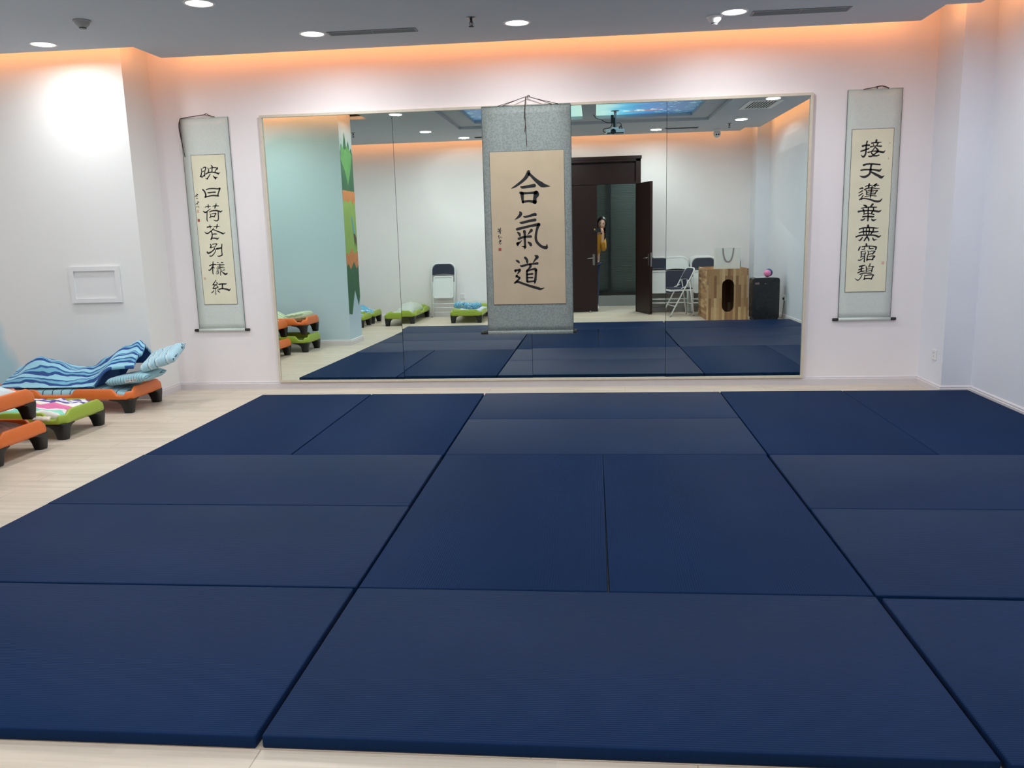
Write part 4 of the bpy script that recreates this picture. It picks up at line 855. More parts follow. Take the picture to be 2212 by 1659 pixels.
def sprinkler(label, x, y):
    t = thing('sprinkler_head', label, 'sprinkler', (x, y, HC), 0, 'ceiling sprinkler heads')
    b = B(); lathe(b, [(0, 0), (0.036, 0), (0.036, -0.004), (0.014, -0.010), (0, -0.010)], 20); mesh_obj('escutcheon', b, M_CHROME, t)
    b = B(); lathe(b, [(0, -0.009), (0.009, -0.009), (0.009, -0.035), (0, -0.035)], 12)
    for s in (-1, 1): tube(b, [(s*0.009, 0, -0.030), (s*0.013, 0, -0.045), (s*0.004, 0, -0.062)], 0.0025, 6)
    tube(b, [(0, 0, -0.035), (0, 0, -0.064)], 0.003, 8)
    lathe(b, [(0, -0.062), (0.020, -0.062), (0.020, -0.066), (0, -0.066)], 16); mesh_obj('nozzle', b, M_DARKM, t)
M_DARKM = plain('dark_metal', (70, 68, 68), 0.4, 0.8)
sprinkler('sprinkler head in the ceiling above the central scroll', 0.065, 4.42)
sprinkler('sprinkler head in the ceiling near the rear right corner', 3.185, -0.82)
sprinkler('sprinkler head in the ceiling beyond the teal wall', -2.80, -0.20)
def smoke(label, x, y, m):
    t = thing('smoke_detector', label, 'smoke detector', (x, y, HC), 0, 'ceiling smoke detectors')
    b = B(); lathe(b, [(0, 0), (0.06, 0), (0.06, -0.008), (0.052, -0.012), (0.046, -0.012)], 28); mesh_obj('mount_plate', b, m, t)
    b = B(); lathe(b, [(0.050, -0.012), (0.048, -0.026), (0.030, -0.044), (0.024, -0.046), (0.022, -0.058), (0, -0.060)], 28); h = mesh_obj('housing', b, m, t)
    b = B(); lathe(b, [(0.0245, -0.049), (0.0245, -0.054), (0.0225, -0.054), (0.0225, -0.049)], 24); mesh_obj('sensor_slot', b, M_DARK, h)
M_GREYP = plain('grey_plastic', (150, 152, 152), 0.5)
smoke('grey smoke detector in the ceiling at the far left', -2.66, 3.93, M_GREYP)
smoke('white smoke detector on the ceiling beside a downlight on the right', 1.872, 4.76, M_WHITE)
t = thing('security_camera', 'white turret security camera under the ceiling at the rear right', 'camera', (3.12, -1.60, HC))
b = B(); lathe(b, [(0, 0), (0.062, 0), (0.062, -0.012), (0.05, -0.03), (0, -0.03)], 24); mesh_obj('mount_base', b, M_WHITE, t)
b = B(); bmesh.ops.create_uvsphere(b, u_segments=24, v_segments=16, radius=0.062, matrix=Matrix.Translation((0, 0, -0.070)))
h = mesh_obj('camera_ball', b, M_WHITE, t, smooth=True)
b = B()
for s in (-1, 1): lathe(b, [(0, 0.058), (0.013, 0.060), (0.013, 0.064), (0, 0.066)], 14, Matrix.Translation((0, 0, -0.070)) @ Matrix.Rotation(math.radians(18*s), 4, 'Z') @ Matrix.Rotation(math.radians(-105), 4, 'X'))
mesh_obj('lens', b, M_BLACK, h)

# projector on a pole
t = thing('ceiling_projector', 'white projector with black cables on a pole under the ceiling', 'projector', (1.262, 0.45, HC+0.085))
zp = 2.80-(HC+0.085)
b = B(); tube(b, [(0, 0, 0), (0, 0, zp+0.03)], 0.020, 14); lathe(b, [(0, 0), (0.06, 0), (0.06, -0.006), (0, -0.006)], 20); mesh_obj('pole', b, plain('grey_pole', (158, 160, 162), 0.4), t)
b = B(); rbox(b, -0.135, 0.135, -0.11, 0.11, zp-0.058, zp+0.0, 0.012, 2); rbox(b, -0.05, 0.05, -0.05, 0.05, zp-0.002, zp+0.03, 0.006, 2)
pb = mesh_obj('projector_body', b, M_WHITE, t)
b = B(); lathe(b, [(0, 0), (0.036, 0), (0.036, 0.012), (0.028, 0.012), (0.020, 0.004), (0, 0.006)], 20, Matrix.Translation((-0.03, 0.108, zp-0.032)) @ Matrix.Rotation(-PI/2, 4, 'X')); mesh_obj('projector_lens', b, M_BLACK, pb)
b = B(); box(b, -0.115, 0.115, 0.09, 0.1105, zp-0.0585, zp-0.046); mesh_obj('vent_slot', b, M_DARK, pb)
b = B()
tube(b, spline([(-0.32, 0.0, 0.0), (-0.31, 0.0, -0.07), (-0.27, 0, -0.15), (-0.2, 0.0, -0.19), (-0.13, 0.02, -0.235), (-0.05, 0.03, -0.245)]), 0.006, 6)
tube(b, spline([(-0.04, 0.03, -0.11), (-0.045, 0.035, -0.2), (-0.05, 0.03, -0.28), (-0.09, 0.03, -0.315), (-0.16, 0.03, -0.325), (-0.17, 0.03, -0.36), (-0.12, 0.02, -0.375)]), 0.006, 6)
tube(b, spline([(-0.03, 0.035, -0.12), (-0.02, 0.04, -0.22), (-0.02, 0.03, -0.29), (0.0, 0.03, -0.32), (0.02, 0.03, -0.335)]), 0.006, 6)
tube(b, spline([(0.02, 0.02, -0.25), (0.06, 0.02, -0.25), (0.085, 0.02, -0.27), (0.075, 0.02, -0.30), (0.03, 0.03, -0.32), (-0.02, 0.04, -0.338)]), 0.005, 6)
tube(b, spline([(0.06, 0.02, -0.338), (0.065, 0.02, -0.30), (0.085, 0.03, -0.29), (0.095, 0.03, -0.335)]), 0.005, 6)
for q in b.verts: q.co.z = q.co.z if q.co.z > -0.012 else q.co.z*0.99+0.08*min(1, -q.co.z/0.2)*0.95
mesh_obj('cables', b, M_BLACK, t)
b = B(); rbox(b, -0.062, -0.022, 0.018, 0.05, -0.175, -0.06, 0.006, 2); rbox(b, -0.03, 0.0, 0.022, 0.04, -0.225, -0.10, 0.006, 2); mesh_obj('power_brick', b, M_BLACK, t)
# ------------------------------------------------------------------ stackable nap cots
M_ORANGE = plain('orange_cot_plastic', (221, 112, 47), 0.38, mottle=0.02)
M_GREEN = plain('lime_cot_plastic', (150, 172, 56), 0.38, mottle=0.02)
CL, CW, CB = 1.34, 0.55, 0.115

def cot_h(t, kind):
    def sm(a, b, x):
        x = max(0, min(1, (x-a)/(b-a))); return x*x*(3-2*x)
    if kind == 'long':
        t = min(t, CL-t)
        h = 0.188-0.030*sm(0.035, 0.065, t)+0.050*sm(0.12, 0.17, t)-0.046*sm(0.49, 0.54, t)
        return h
    t = min(t, CW-t)
    return 0.186+0.034*sm(0.045, 0.10, t)

def cot_rim():
    """closed wall with chamfered corners, thick plastic lip, dips near the corners"""
    b = B(); hx, hy, c = CL/2, CW/2, 0.045
    P = []
    def run(p, q, kind, t0, t1, n):
        for i in range(n):
            u = i/n; P.append((p[0]+(q[0]-p[0])*u, p[1]+(q[1]-p[1])*u, cot_h(t0+(t1-t0)*u, kind)))
    run((-hx+c, -hy), (hx-c, -hy), 'long', c, CL-c, 60); run((hx-c, -hy), (hx, -hy+c), 'short', 0, 0, 4)
    run((hx, -hy+c), (hx, hy-c), 'short', c, CW-c, 24); run((hx, hy-c), (hx-c, hy), 'short', 0, 0, 4)
    run((hx-c, hy), (-hx+c, hy), 'long', c, CL-c, 60); run((-hx+c, hy), (-hx, hy-c), 'short', 0, 0, 4)
    run((-hx, hy-c), (-hx, -hy+c), 'short', c, CW-c, 24); run((-hx, -hy+c), (-hx+c, -hy), 'short', 0, 0, 4)
    m = len(P); rings = []
    for i in range(m):
        a, p, q = P[i-1], P[i], P[(i+1) % m]
        d = Vector((q[0]-a[0], q[1]-a[1])).normalized(); nn = Vector((-d.y, d.x))   # inward
        h = p[2]; o = Vector((p[0], p[1]))
        sec = [(0.012, CB), (0.002, CB+0.012), (0.0, CB+0.03), (0.003, h-0.010), (0.009, h-0.002), (0.017, h), (0.025, h-0.004), (0.030, h-0.012), (0.034, CB+0.012), (0.034, CB)]
        rings.append([b.verts.new((*(o+nn*k), z)) for k, z in sec])
    ns = len(rings[0])
    for i in range(m):
        A, Q = rings[i], rings[(i+1) % m]
        for j in range(ns):
            f = b.faces.new((A[j], Q[j], Q[(j+1) % ns], A[(j+1) % ns])); f.smooth = True
    return b
def cot_leg(sx, sy):
    b = B(); hx, hy = CL/2-0.008, CW/2-0.008
    secs = [(CB+0.006, 0.21, 0.15, 0), (CB-0.004, 0.205, 0.145, 0), (0.098, 0.135, 0.105, 0), (0.075, 0.10, 0.088, 0.002), (0.045, 0.086, 0.080, 0.005), (0.012, 0.076, 0.072, 0.008), (0.0, 0.070, 0.066, 0.011)]
    R = []
    for z, lx, ly, off in secs:
        o = rrect(0, lx, 0, ly, min(0.022, lx*0.3, ly*0.3), 3)
        R.append([b.verts.new((sx*(hx-off-x), sy*(hy-off-y), z)) for x, y in o])
    for A, Q in zip(R[:-1], R[1:]):
        for j in range(len(A)):
            f = b.faces.new((A[j], A[(j+1) % len(A)], Q[(j+1) % len(A)], Q[j])); f.smooth = True
    b.faces.new(R[0]); b.faces.new(R[-1][::-1]); return b
COT = {}
def cot(color, label, x, y, z=0.0, rz=0.0, group='stackable nap cots'):
    if color in COT:
        return copy_tree(COT[color], (x, y, z), (0, 0, rz), label, group)
    m = M_ORANGE if color == 'orange' else M_GREEN
    t = thing('nap_cot', label, 'cot', (x, y, z), rz, group)
    rim = mesh_obj('rim', cot_rim(), m, t)
    b = B(); prism(b, [(-CL/2+0.07, -CW/2+0.025), (CL/2-0.07, -CW/2+0.025), (CL/2-0.025, -CW/2+0.07), (CL/2-0.025, CW/2-0.07), (CL/2-0.07, CW/2-0.025), (-CL/2+0.07, CW/2-0.025), (-CL/2+0.025, CW/2-0.07), (-CL/2+0.025, -CW/2+0.07)], [], CB+0.002, CB+0.020)
    mesh_obj('bed_panel', b, m, t)
    for sx in (-1, 1):
        for sy in (-1, 1): mesh_obj('leg', cot_leg(sx, sy), M_BLACK, t)
    COT[color] = t; return t
ST = 0.224
cot('orange', 'orange cot against the white pier, carrying the blue striped quilt', -3.57, 4.695)
cot('green', 'green cot between the two orange ones on the left, with a pink and purple blanket', -3.565, 3.79)
cot('orange', 'orange cot on the floor at the left edge, under another, with brown blanket', -3.555, 3.07)
cot('orange', 'orange cot stacked on another orange cot at the left edge, with a pale quilt', -3.595, 3.045, ST)
cot('green', 'green cot on the floor under an orange cot, beside the teal wall', -3.42, 2.335)
cot('orange', 'orange cot stacked on a green cot beside the teal wall', -3.43, 2.325, ST)
cot('green', 'green cot just beyond the teal wall, with blue bedding', -3.58, -0.86, 0)
cot('green', 'green cot in the rear left corner, with blue and white bedding', -3.58, -1.55, 0)
cot('green', 'green cot with a crumpled clear plastic bag, left of the leaning chair', -2.345, -1.465, 0, PI/2)
cot('green', 'green cot with a blue bolster, right of the leaning chair', -1.20, -1.455, 0, PI/2)

# ------------------------------------------------------------------ bedding
def cloth_mat(name, stops, scale, axis=1, warp=0.25, wscale=4.0, rough=0.85, interp='CONSTANT', bump=0.3):
    k = N(name); k.set(Roughness=rough); k.b.inputs['Specular IOR Level'].default_value = 0.2; k.b.inputs['Sheen Weight'].default_value = 0.15
    uv = k.n('ShaderNodeTexCoord').outputs['UV']
    sep = k.n('ShaderNodeSeparateXYZ'); k.l(uv, sep.inputs[0])
    n1 = k.n('ShaderNodeTexNoise'); n1.inputs['Scale'].default_value = wscale; n1.inputs['Detail'].default_value = 3; k.l(uv, n1.inputs['Vector'])
    a = k.n('ShaderNodeMath', operation='MULTIPLY_ADD'); k.l(n1.outputs['Fac'], a.inputs[0]); a.inputs[1].default_value = warp
    k.l(sep.outputs[axis], a.inputs[2])
    s = k.n('ShaderNodeMath', operation='MULTIPLY'); k.l(a.outputs[0], s.inputs[0]); s.inputs[1].default_value = scale
    fr = k.n('ShaderNodeMath', operation='FRACT'); k.l(s.outputs[0], fr.inputs[0])
    r = k.ramp(fr.outputs[0], stops, interp)
    k.l(r.outputs[0], k.b.inputs['Base Color'])
    n2 = k.n('ShaderNodeTexNoise'); n2.inputs['Scale'].default_value = 18; n2.inputs['Detail'].default_value = 4; k.l(uv, n2.inputs['Vector'])
    k.bump(n2.outputs['Fac'], bump, 0.01); return k.m
LB, DB, MB_ = lin((150, 202, 220)), lin((44, 76, 138)), lin((118, 180, 204))
M_STRIPE = cloth_mat('blue_striped_cotton', [(0, LB), (0.26, DB), (0.52, MB_), (0.70, lin((52, 92, 150))), (0.84, LB)], 5.6, 1, 0.30, 3.2)
M_SEAM = cloth_mat('pale_blue_banded_cotton', [(0, lin((150, 194, 206))), (0.90, lin((44, 66, 92)))], 15, 0, 0.03, 5)
M_PALE = cloth_mat('pale_blue_print_cotton', [(0, lin((168, 204, 218))), (0.72, lin((50, 72, 104))), (0.78, lin((180, 212, 222))), (0.93, lin((220, 226, 226)))], 4, 0, 0.4, 3)
M_MULTI = cloth_mat('pink_purple_mint_cotton', [(0, lin((236, 232, 232))), (0.10, lin((84, 72, 140))), (0.20, lin((226, 220, 230))), (0.26, lin((92, 78, 148))), (0.36, lin((240, 236, 232))), (0.42, lin((140, 212, 190))), (0.62, lin((240, 226, 228))), (0.68, lin((226, 120, 168))), (0.90, lin((230, 226, 196)))], 1.0, 1, 0.9, 2.6)
M_GREYQ = cloth_mat('pale_grey_quilt', [(0, lin((196, 208, 212))), (0.5, lin((206, 216, 218))), (1, lin((190, 202, 208)))], 2, 0, 0.3, 4, 0.9, 'LINEAR', 0.5)
M_BROWN = cloth_mat('brown_fleece', [(0, lin((96, 58, 50))), (0.6, lin((120, 76, 66))), (0.9, lin((160, 120, 104)))], 1.5, 0, 0.5, 5, 0.95, 'LINEAR', 0.6)
M_CREAM = cloth_mat('cream_fleece', [(0, lin((222, 212, 196))), (1, lin((208, 196, 180)))], 2, 0, 0.3, 4, 0.95, 'LINEAR')
M_SAGE = cloth_mat('sage_striped_cotton', [(0, lin((196, 208, 176))), (0.8, lin((150, 164, 132)))], 9, 1, 0.06, 3)
M_BLUEP = cloth_mat('blue_printed_cotton', [(0, lin((104, 172, 206))), (0.45, lin((196, 222, 232))), (0.6, lin((60, 104, 170))), (0.72, lin((110, 178, 210))), (0.95, lin((226, 200, 120)))], 2.5, 0, 0.9, 6)
M_LILAC = cloth_mat('lilac_sheet', [(0, lin((196, 206, 230))), (0.8, lin((176, 188, 220)))], 6, 0, 0.15, 3)

def lerp_profile(pr, x):
    if x <= pr[0][0]: return pr[0][1]
    for (a, za), (c, zc) in zip(pr[:-1], pr[1:]):
        if x <= c:
            t = (x-a)/(c-a); t = t*t*(3-2*t); return za+(zc-za)*t
    return pr[-1][1]

def bedding(name, label, cat, x0, x1, y0, y1, zfn, base, mat, nx_=56, ny_=36, group=None):
    b = B()
    def fn(u, v):
        e = 0.012*nz(u*5+x0*3, v*5+y0*3)
        x = x0+(x1-x0)*u+e*(4*v*(1-v)); y = y0+(y1-y0)*v+0.8*e*(4*u*(1-u))
        return (x, y, zfn(u, v, x, y))
    heap(b, nx_, ny_, fn, base)
    o = mesh_obj(name, b, mat)
    c = Vector(((x0+x1)/2, (y0+y1)/2, 0.2 if callable(base) else base)); o.data.transform(Matrix.Translation(-c)); o.location = c
    return tag(o, label, cat, group)
def edge(u, v, p=0.35): return max(0.0, (4*u*(1-u)))**p*max(0.0, (4*v*(1-v)))**p
PB = CB+0.0215                   # top of a cot's panel

bedding('mattress', 'pale blue banded mattress under the blue striped quilt', 'mattress', -4.185, -2.955, 4.466, 4.924,
        lambda u, v, x, y: PB+0.012+0.058*edge(u, v, 0.22)+0.002*nz(x*20, y*20), PB, M_SEAM)
QP = [(-4.2, 0.27), (-4.12, 0.325), (-3.90, 0.425), (-3.76, 0.405), (-3.56, 0.335), (-3.40, 0.35), (-3.24, 0.43), (-3.09, 0.51), (-2.99, 0.552), (-2.955, 0.52)]
def sms(a, b_, x):
    x = max(0, min(1, (x-a)/(b_-a))); return x*x*(3-2*x)
def quilt_fn(u, v):
    x = -4.18+1.225*u
    yf = 4.50+0.10*sms(-3.22, -3.02, x)+0.012*nz(x*6, 0.3)
    yk = 4.93+0.008*nz(x*5, 7.3)
    y = yf+(yk-yf)*v
    x += 0.03*nz(v*3, 2.2)*sms(0.7, 1, u)
    lift = 0.214+0.165*sms(-3.30, -3.13, x)
    p = lerp_profile(QP, x)
    ridge = math.exp(-((v-0.62)/0.44)**2)*min(1, v/0.16)*min(1, (1-v)/0.08)*min(1, u/0.05)
    z = lift+(p-lift)*max(0, ridge)
    cr = 1-abs(nz(x*4.2+1.5, v*3.0+x*1.2, 0.7))*2
    z += ridge*(0.018*cr+0.012*nz(x*9, y*13)+0.010*math.sin(15*(v+0.3*nz(x*2.5, 1.3))))
    return (x, y, max(z, lift))
b = B(); heap(b, 96, 56, quilt_fn, lambda p: 0.2135 if p.x < -3.27 else p.z-0.028)
o = mesh_obj('quilt', b, M_STRIPE); c = Vector((-3.57, 4.715, 0.2135)); o.data.transform(Matrix.Translation(-c)); o.location = c
tag(o, 'blue striped quilt heaped on the orange cot by the white pier', 'quilt')
def slab_cloth(name, label, cat, x0, x1, y0, y1, z0, z1, h, mat, sag=0.02, group=None):
    """folded cloth whose middle line goes from z0 at x0 to z1 at x1"""
    return bedding(name, label, cat, x0, x1, y0, y1,
                   lambda u, v, x, y: z0+(z1-z0)*u+h*edge(u, v, 0.3)+sag*nz(x*9, y*8), min(z0, z1)-0.005, mat, 44, 28, group)
def pillow(name, label, cat, c, L, W, H, ry, rz, mat, group=None):
    b = B(); n_ = 26; uvl = b.loops.layers.uv.verify()
    g = {}
    for s in (1, -1):
        for i in range(n_+1):
            for j in range(n_+1):
                u, v = i/n_*2-1, j/n_*2-1
                if s == -1 and (i in (0, n_) or j in (0, n_)): g[s, i, j] = g[1, i, j]; continue
                th = H/2*(max(0, (1-u**8))*max(0, (1-v**8)))**0.5
                k_ = 1-0.06*(1-abs(v))*abs(u)**3-0.0
                k2 = 1-0.06*(1-abs(u))*abs(v)**3
                g[s, i, j] = b.verts.new((u*L/2*k_, v*W/2*k2, s*th+0.006*nz(u*3+c[0], v*3+c[1], s)))
    for s in (1, -1):
        for i in range(n_):
            for j in range(n_):
                q = [g[s, i, j], g[s, i+1, j], g[s, i+1, j+1], g[s, i, j+1]]
                f = b.faces.new(q if s > 0 else q[::-1]); f.smooth = True
                for lp in f.loops:
                    lp[uvl].uv = (lp.vert.co.x/L+0.5, lp.vert.co.y/W+0.5)
    o = mesh_obj(name, b, mat); o.location = c; o.rotation_euler = (0, ry, rz)
    return tag(o, label, cat, group)
pillow('pillow', 'pale blue printed pillow sticking out past the striped quilt, at the cot end', 'pillow', (-2.755, 4.74, 0.430), 0.31, 0.37, 0.085, math.radians(-17), 0.1, M_PALE).rotation_euler[0] = math.radians(14)
sh = pillow('folded_sheet', 'pale blue folded sheet with a white label under the printed pillow', 'sheet', (-2.975, 4.67, 0.270), 0.36, 0.38, 0.075, math.radians(-7), 0, M_SEAM)
b = B(); box(b, -0.05, 0.05, -0.001, 0.001, -0.011, 0.011); lb_ = mesh_obj('care_label', b, M_WHITE, sh); lb_.location = (0.06, -0.200, -0.004)
b = B()
for i, x in enumerate((-0.042, -0.034, -0.026, -0.018, -0.002, 0.006, 0.012, 0.026, 0.034, 0.04)): box(b, x, x+(0.003, 0.005)[i % 2], -0.0016, -0.0008, -0.006, 0.007)
lb2 = mesh_obj('label_print', b, M_BLACK, sh); lb2.location = (0.06, -0.200, -0.004)

bedding('blanket', 'pink, purple and mint blanket spread in the green cot on the left', 'blanket', -4.17, -2.955, 3.56, 4.02,
        lambda u, v, x, y: PB+0.02+0.050*edge(u, v, 0.3)*(0.8+0.5*u)+0.026*(1-2*abs(nz(x*5, y*7)))+0.012*nz(x*12, y*14), PB, M_MULTI, 70, 40)
bedding('quilt', 'pale grey quilt lying in the upper orange cot at the left edge', 'quilt', -4.19, -2.99, 2.835, 3.255,
        lambda u, v, x, y: ST+PB+0.02+0.13*edge(u, v, 0.25)+0.024*nz(x*6, y*7)+0.01*nz(x*17, y*15), ST+PB, M_GREYQ, 60, 36)
bedding('blanket', 'dark brown blanket in the lower orange cot at the left edge', 'blanket', -4.13, -2.99, 2.87, 3.265,
        lambda u, v, x, y: PB+0.015+0.105*edge(u, v, 0.3)+0.014*nz(x*7, y*9), PB, M_BROWN, 50, 30)
pillow('cushion', 'cream cushion corner poking out between the two stacked orange cots', 'cushion', (-2.925, 3.315, 0.213), 0.12, 0.09, 0.022, 0.12, 0.5, M_CREAM)
bedding('quilt', 'sage green striped quilt folded in the orange cot beside the teal wall', 'quilt', -4.0, -3.10, 2.12, 2.54,
        lambda u, v, x, y: ST+PB+0.02+0.14*edge(u, v, 0.45)+0.02*nz(x*6, y*8)+0.012*math.sin(16*u+3*v), ST+PB, M_SAGE, 50, 36)
pillow('pillow', 'sage green pillow at the end of the orange cot beside the teal wall', 'pillow', (-2.95, 2.33, ST+PB+0.072), 0.30, 0.36, 0.11, math.radians(-8), 0, M_SAGE)
bedding('blanket', 'crumpled blue printed blanket in the green cot just beyond the teal wall', 'blanket', -4.1, -2.98, -1.08, -0.64,
        lambda u, v, x, y: PB+0.02+0.13*edge(u, v, 0.5)*(0.7+0.5*nz(x*3, y*3+4))+0.025*nz(x*8, y*9), PB, M_BLUEP, 50, 36)
bedding('blanket', 'blue and white printed blanket bunched in the rear left green cot', 'blanket', -4.1, -2.97, -1.77, -1.33,
        lambda u, v, x, y: PB+0.02+0.15*edge(u, v, 0.5)*(0.7+0.6*nz(x*3+5, y*3))+0.025*nz(x*8, y*9), PB, M_BLUEP, 50, 36)
bedding('sheet', 'lilac sheet spread in the green cot under the blue bolster', 'sheet', -1.425, -0.975, -2.07, -0.85,
        lambda u, v, x, y: PB+0.015+0.04*edge(u, v, 0.3)+0.006*nz(x*9, y*7), PB, M_LILAC, 36, 60)
b = B(); t_ = []
for i in range(25):
    s = i/24; t_.append(Vector((-1.43+0.46*s, -1.03+0.03*math.sin(4*s), 0.268+0.012*math.sin(7*s))))
tube(b, t_, [0.055*(0.55+0.45*min(1, min(i, 24-i)/3)) for i in range(25)], 20)
uvl = b.loops.layers.uv.verify()
for f in b.faces:
    for lp in f.loops: lp[uvl].uv = ((lp.vert.co.x+1.43)/0.46, 0.5+math.atan2(lp.vert.co.z-0.268, lp.vert.co.y+1.03)/6.283)
tag(mesh_obj('bolster', b, M_BLUEP), 'blue printed bolster across the green cot right of the leaning chair', 'bolster')
def mat_film():
    k = N('clear_crumpled_film'); k.set(Roughness=0.25); k.b.inputs['Transmission Weight'].default_value = 0.55
    k.b.inputs['IOR'].default_value = 1.15; k.b.inputs['Base Color'].default_value = (0.88, 0.93, 0.88, 1); return k.m
bedding('plastic_bag', 'crumpled clear plastic bag of bedding in the green cot left of the leaning chair', 'bag', -2.545, -2.145, -1.96, -0.96,
        lambda u, v, x, y: PB+0.02+0.17*edge(u, v, 0.5)*(0.55+0.45*u)+0.035*abs(nz(x*11, y*9))+0.02*abs(nz(x*23, y*21)), PB, mat_film(), 44, 60)
# ------------------------------------------------------------------ folding chairs
def chair_back_outline(w, z0, z1, r=0.10):
    o = []
    for i in range(9): a = math.radians(90*i/8); o.append((w-r+r*math.cos(a), z1-r+r*math.sin(a)))
    for i in range(9): a = math.radians(90+90*i/8); o.append((-w+r+r*math.cos(a), z1-r+r*math.sin(a)))
    for i in range(9): u = i/8; o.append((-w+2*w*u, z0+0.020*math.sin(PI*u)))
    return o

def folded_chair(label, loc, tilt, rz, group):
    t = thing('folding_chair', label, 'chair', loc, 0, group)
    b = B(); W = 0.215
    tube(b, rail([(-W, 0, 0.006), (-W, 0, 0.945), (W, 0, 0.945), (W, 0, 0.006)], 0.12, 8), 0.0115, 10)
    tube(b, [(-W, 0, 0.235), (W, 0, 0.235)], 0.008, 8); mesh_obj('main_frame', b, M_WHITE_METAL, t)
    b = B(); w2 = 0.193
    tube(b, rail([(-w2, -0.013, 0.006), (-w2, -0.008, 0.62)], 0.02), 0.0095, 8); tube(b, rail([(w2, -0.013, 0.006), (w2, -0.008, 0.62)], 0.02), 0.0095, 8)
    tube(b, [(-w2, -0.012, 0.17), (w2, -0.012, 0.17)], 0.008, 8); mesh_obj('rear_frame', b, M_WHITE_METAL, t)
    b = B(); prism(b, chair_back_outline(W-0.010, 0.735, 0.935), [], -0.008, -0.001, 'y'); bk = mesh_obj('back_panel', b, M_WHITE_METAL, t)
    b = B(); prism(b, chair_back_outline(W-0.016, 0.742, 0.930), [], -0.0005, 0.014, 'y'); mesh_obj('back_pad', b, M_NAVY, t)
    b = B(); prism(b, rrect(-0.183, 0.183, 0.335, 0.725, 0.035), [rrect(-0.160, 0.160, 0.358, 0.702, 0.025)], -0.004, 0.014, 'y')
    prism(b, rrect(-0.1605, 0.1605, 0.3575, 0.7025, 0.025), [], -0.004, 0.004, 'y'); s_ = mesh_obj('seat_pan', b, M_WHITE_METAL, t)
    b = B(); prism(b, rrect(-0.178, 0.178, 0.340, 0.720, 0.035), [], -0.024, -0.0045, 'y'); mesh_obj('seat_pad', b, M_NAVY, t)
    b = B()
    for x, z in ((-W, 0), (W, 0)): lathe(b, [(0, 0), (0.0145, 0), (0.0145, 0.03), (0, 0.03)], 10, Matrix.Translation((x, 0, 0)))
    mesh_obj('foot_caps', b, M_GREYP, t)
    t.rotation_euler = (tilt, 0, rz); return t
FC = folded_chair('white folding chair with a navy back pad leaning alone between two green cots', (-1.79, -1.945, 0.0), math.radians(10.5), 0, 'folded chairs along the rear wall')
words = ['nearest the wall', 'second from the wall', 'third from the wall', 'fourth from the wall', 'fifth from the wall']
def pile(cx, n, rev, name, step=0.085, lean=2.0):
    for i in range(n):
        foot = -2.035+step*i
        th = math.radians(5.5+lean*i)
        # top edge leans toward the rear wall
        p = (cx+0.006*((i*7) % 3-1), foot, 0.0)
        lb2 = 'folded chair %s, %s' % (name, words[i])
        if not rev: copy_tree(FC, p, (th, 0, 0), lb2, 'folded chairs along the rear wall')
        else: copy_tree(FC, p, (-th, 0, PI), lb2, 'folded chairs along the rear wall')
pile(2.04, 5, False, 'with navy pad in the pile beside the open door', 0.066, 1.2)
pile(2.508, 4, True, 'showing its white back in the middle pile')
pile(2.975, 5, False, 'with navy pad in the pile behind the wooden box')
copy_tree(FC, (3.43, -1.90, 0), (math.radians(9), 0, 0), 'folded chair with navy pad standing alone behind the white paper bag', 'folded chairs along the rear wall')

# one chair standing open
t = thing('folding_chair', 'open white folding chair with navy seat and back beside the wooden box', 'chair', (2.475, -1.265, 0), math.radians(78))
W = 0.215
yf, yb2, zt = 0.215, -0.215, 0.775
def on_main(z): return yf+(yb2-yf)*z/zt
b = B(); tube(b, rail([(-W, yf, 0.006), (-W, yb2, zt), (W, yb2, zt), (W, yf, 0.006)], 0.11, 8), 0.0115, 10)
zc = 0.17; tube(b, [(-W, on_main(zc), zc), (W, on_main(zc), zc)], 0.007, 8); mesh_obj('main_frame', b, M_WHITE_METAL, t)
b = B(); w2 = 0.193
for s in (-1, 1):
    z1_ = 0.60; tube(b, [(s*w2, on_main(z1_), z1_), (s*w2, -0.205, 0.006)], 0.0105, 8)
    tube(b, [(s*0.196, 0.02, 0.455), (s*0.196, on_main(0.52)-0.02, 0.50)], 0.007, 6)
yy = lambda z: on_main(0.6)+( -0.205-on_main(0.6))*(0.6-z)/0.594
tube(b, [(-w2, yy(0.2), 0.2), (w2, yy(0.2), 0.2)], 0.007, 8); mesh_obj('rear_frame', b, M_WHITE_METAL, t)
Mb = Matrix.Translation((0, on_main(0.58), 0.58)) @ Matrix.Rotation(math.atan2(yf-yb2, zt), 4, 'X')
tb = B(); prism(tb, chair_back_outline(W-0.010, 0.0, 0.215), [], -0.008, -0.001, 'y'); b = B(); merge(b, tb, Mb); mesh_obj('back_panel', b, M_WHITE_METAL, t)
tb = B(); prism(tb, chair_back_outline(W-0.016, 0.006, 0.210), [], -0.0005, 0.014, 'y'); b = B(); merge(b, tb, Mb); mesh_obj('back_pad', b, M_NAVY, t)
b = B(); prism(b, rrect(-0.186, 0.186, -0.19, 0.20, 0.035), [], 0.412, 0.441, 'z'); mesh_obj('seat_pan', b, M_WHITE_METAL, t)
b = B(); rbox(b, -0.182, 0.182, -0.186, 0.196, 0.4415, 0.462, 0.010, 2); mesh_obj('seat_pad', b, M_NAVY, t)
b = B()
for s in (-1, 1):
    tube(b, [(s*W, yf, 0.0), (s*W, yf+(yb2-yf)*0.03/zt, 0.03)], 0.0145, 10); tube(b, [(s*w2, -0.205, 0.0), (s*w2, -0.201, 0.025)], 0.0135, 10)
mesh_obj('foot_caps', b, M_GREYP, t)

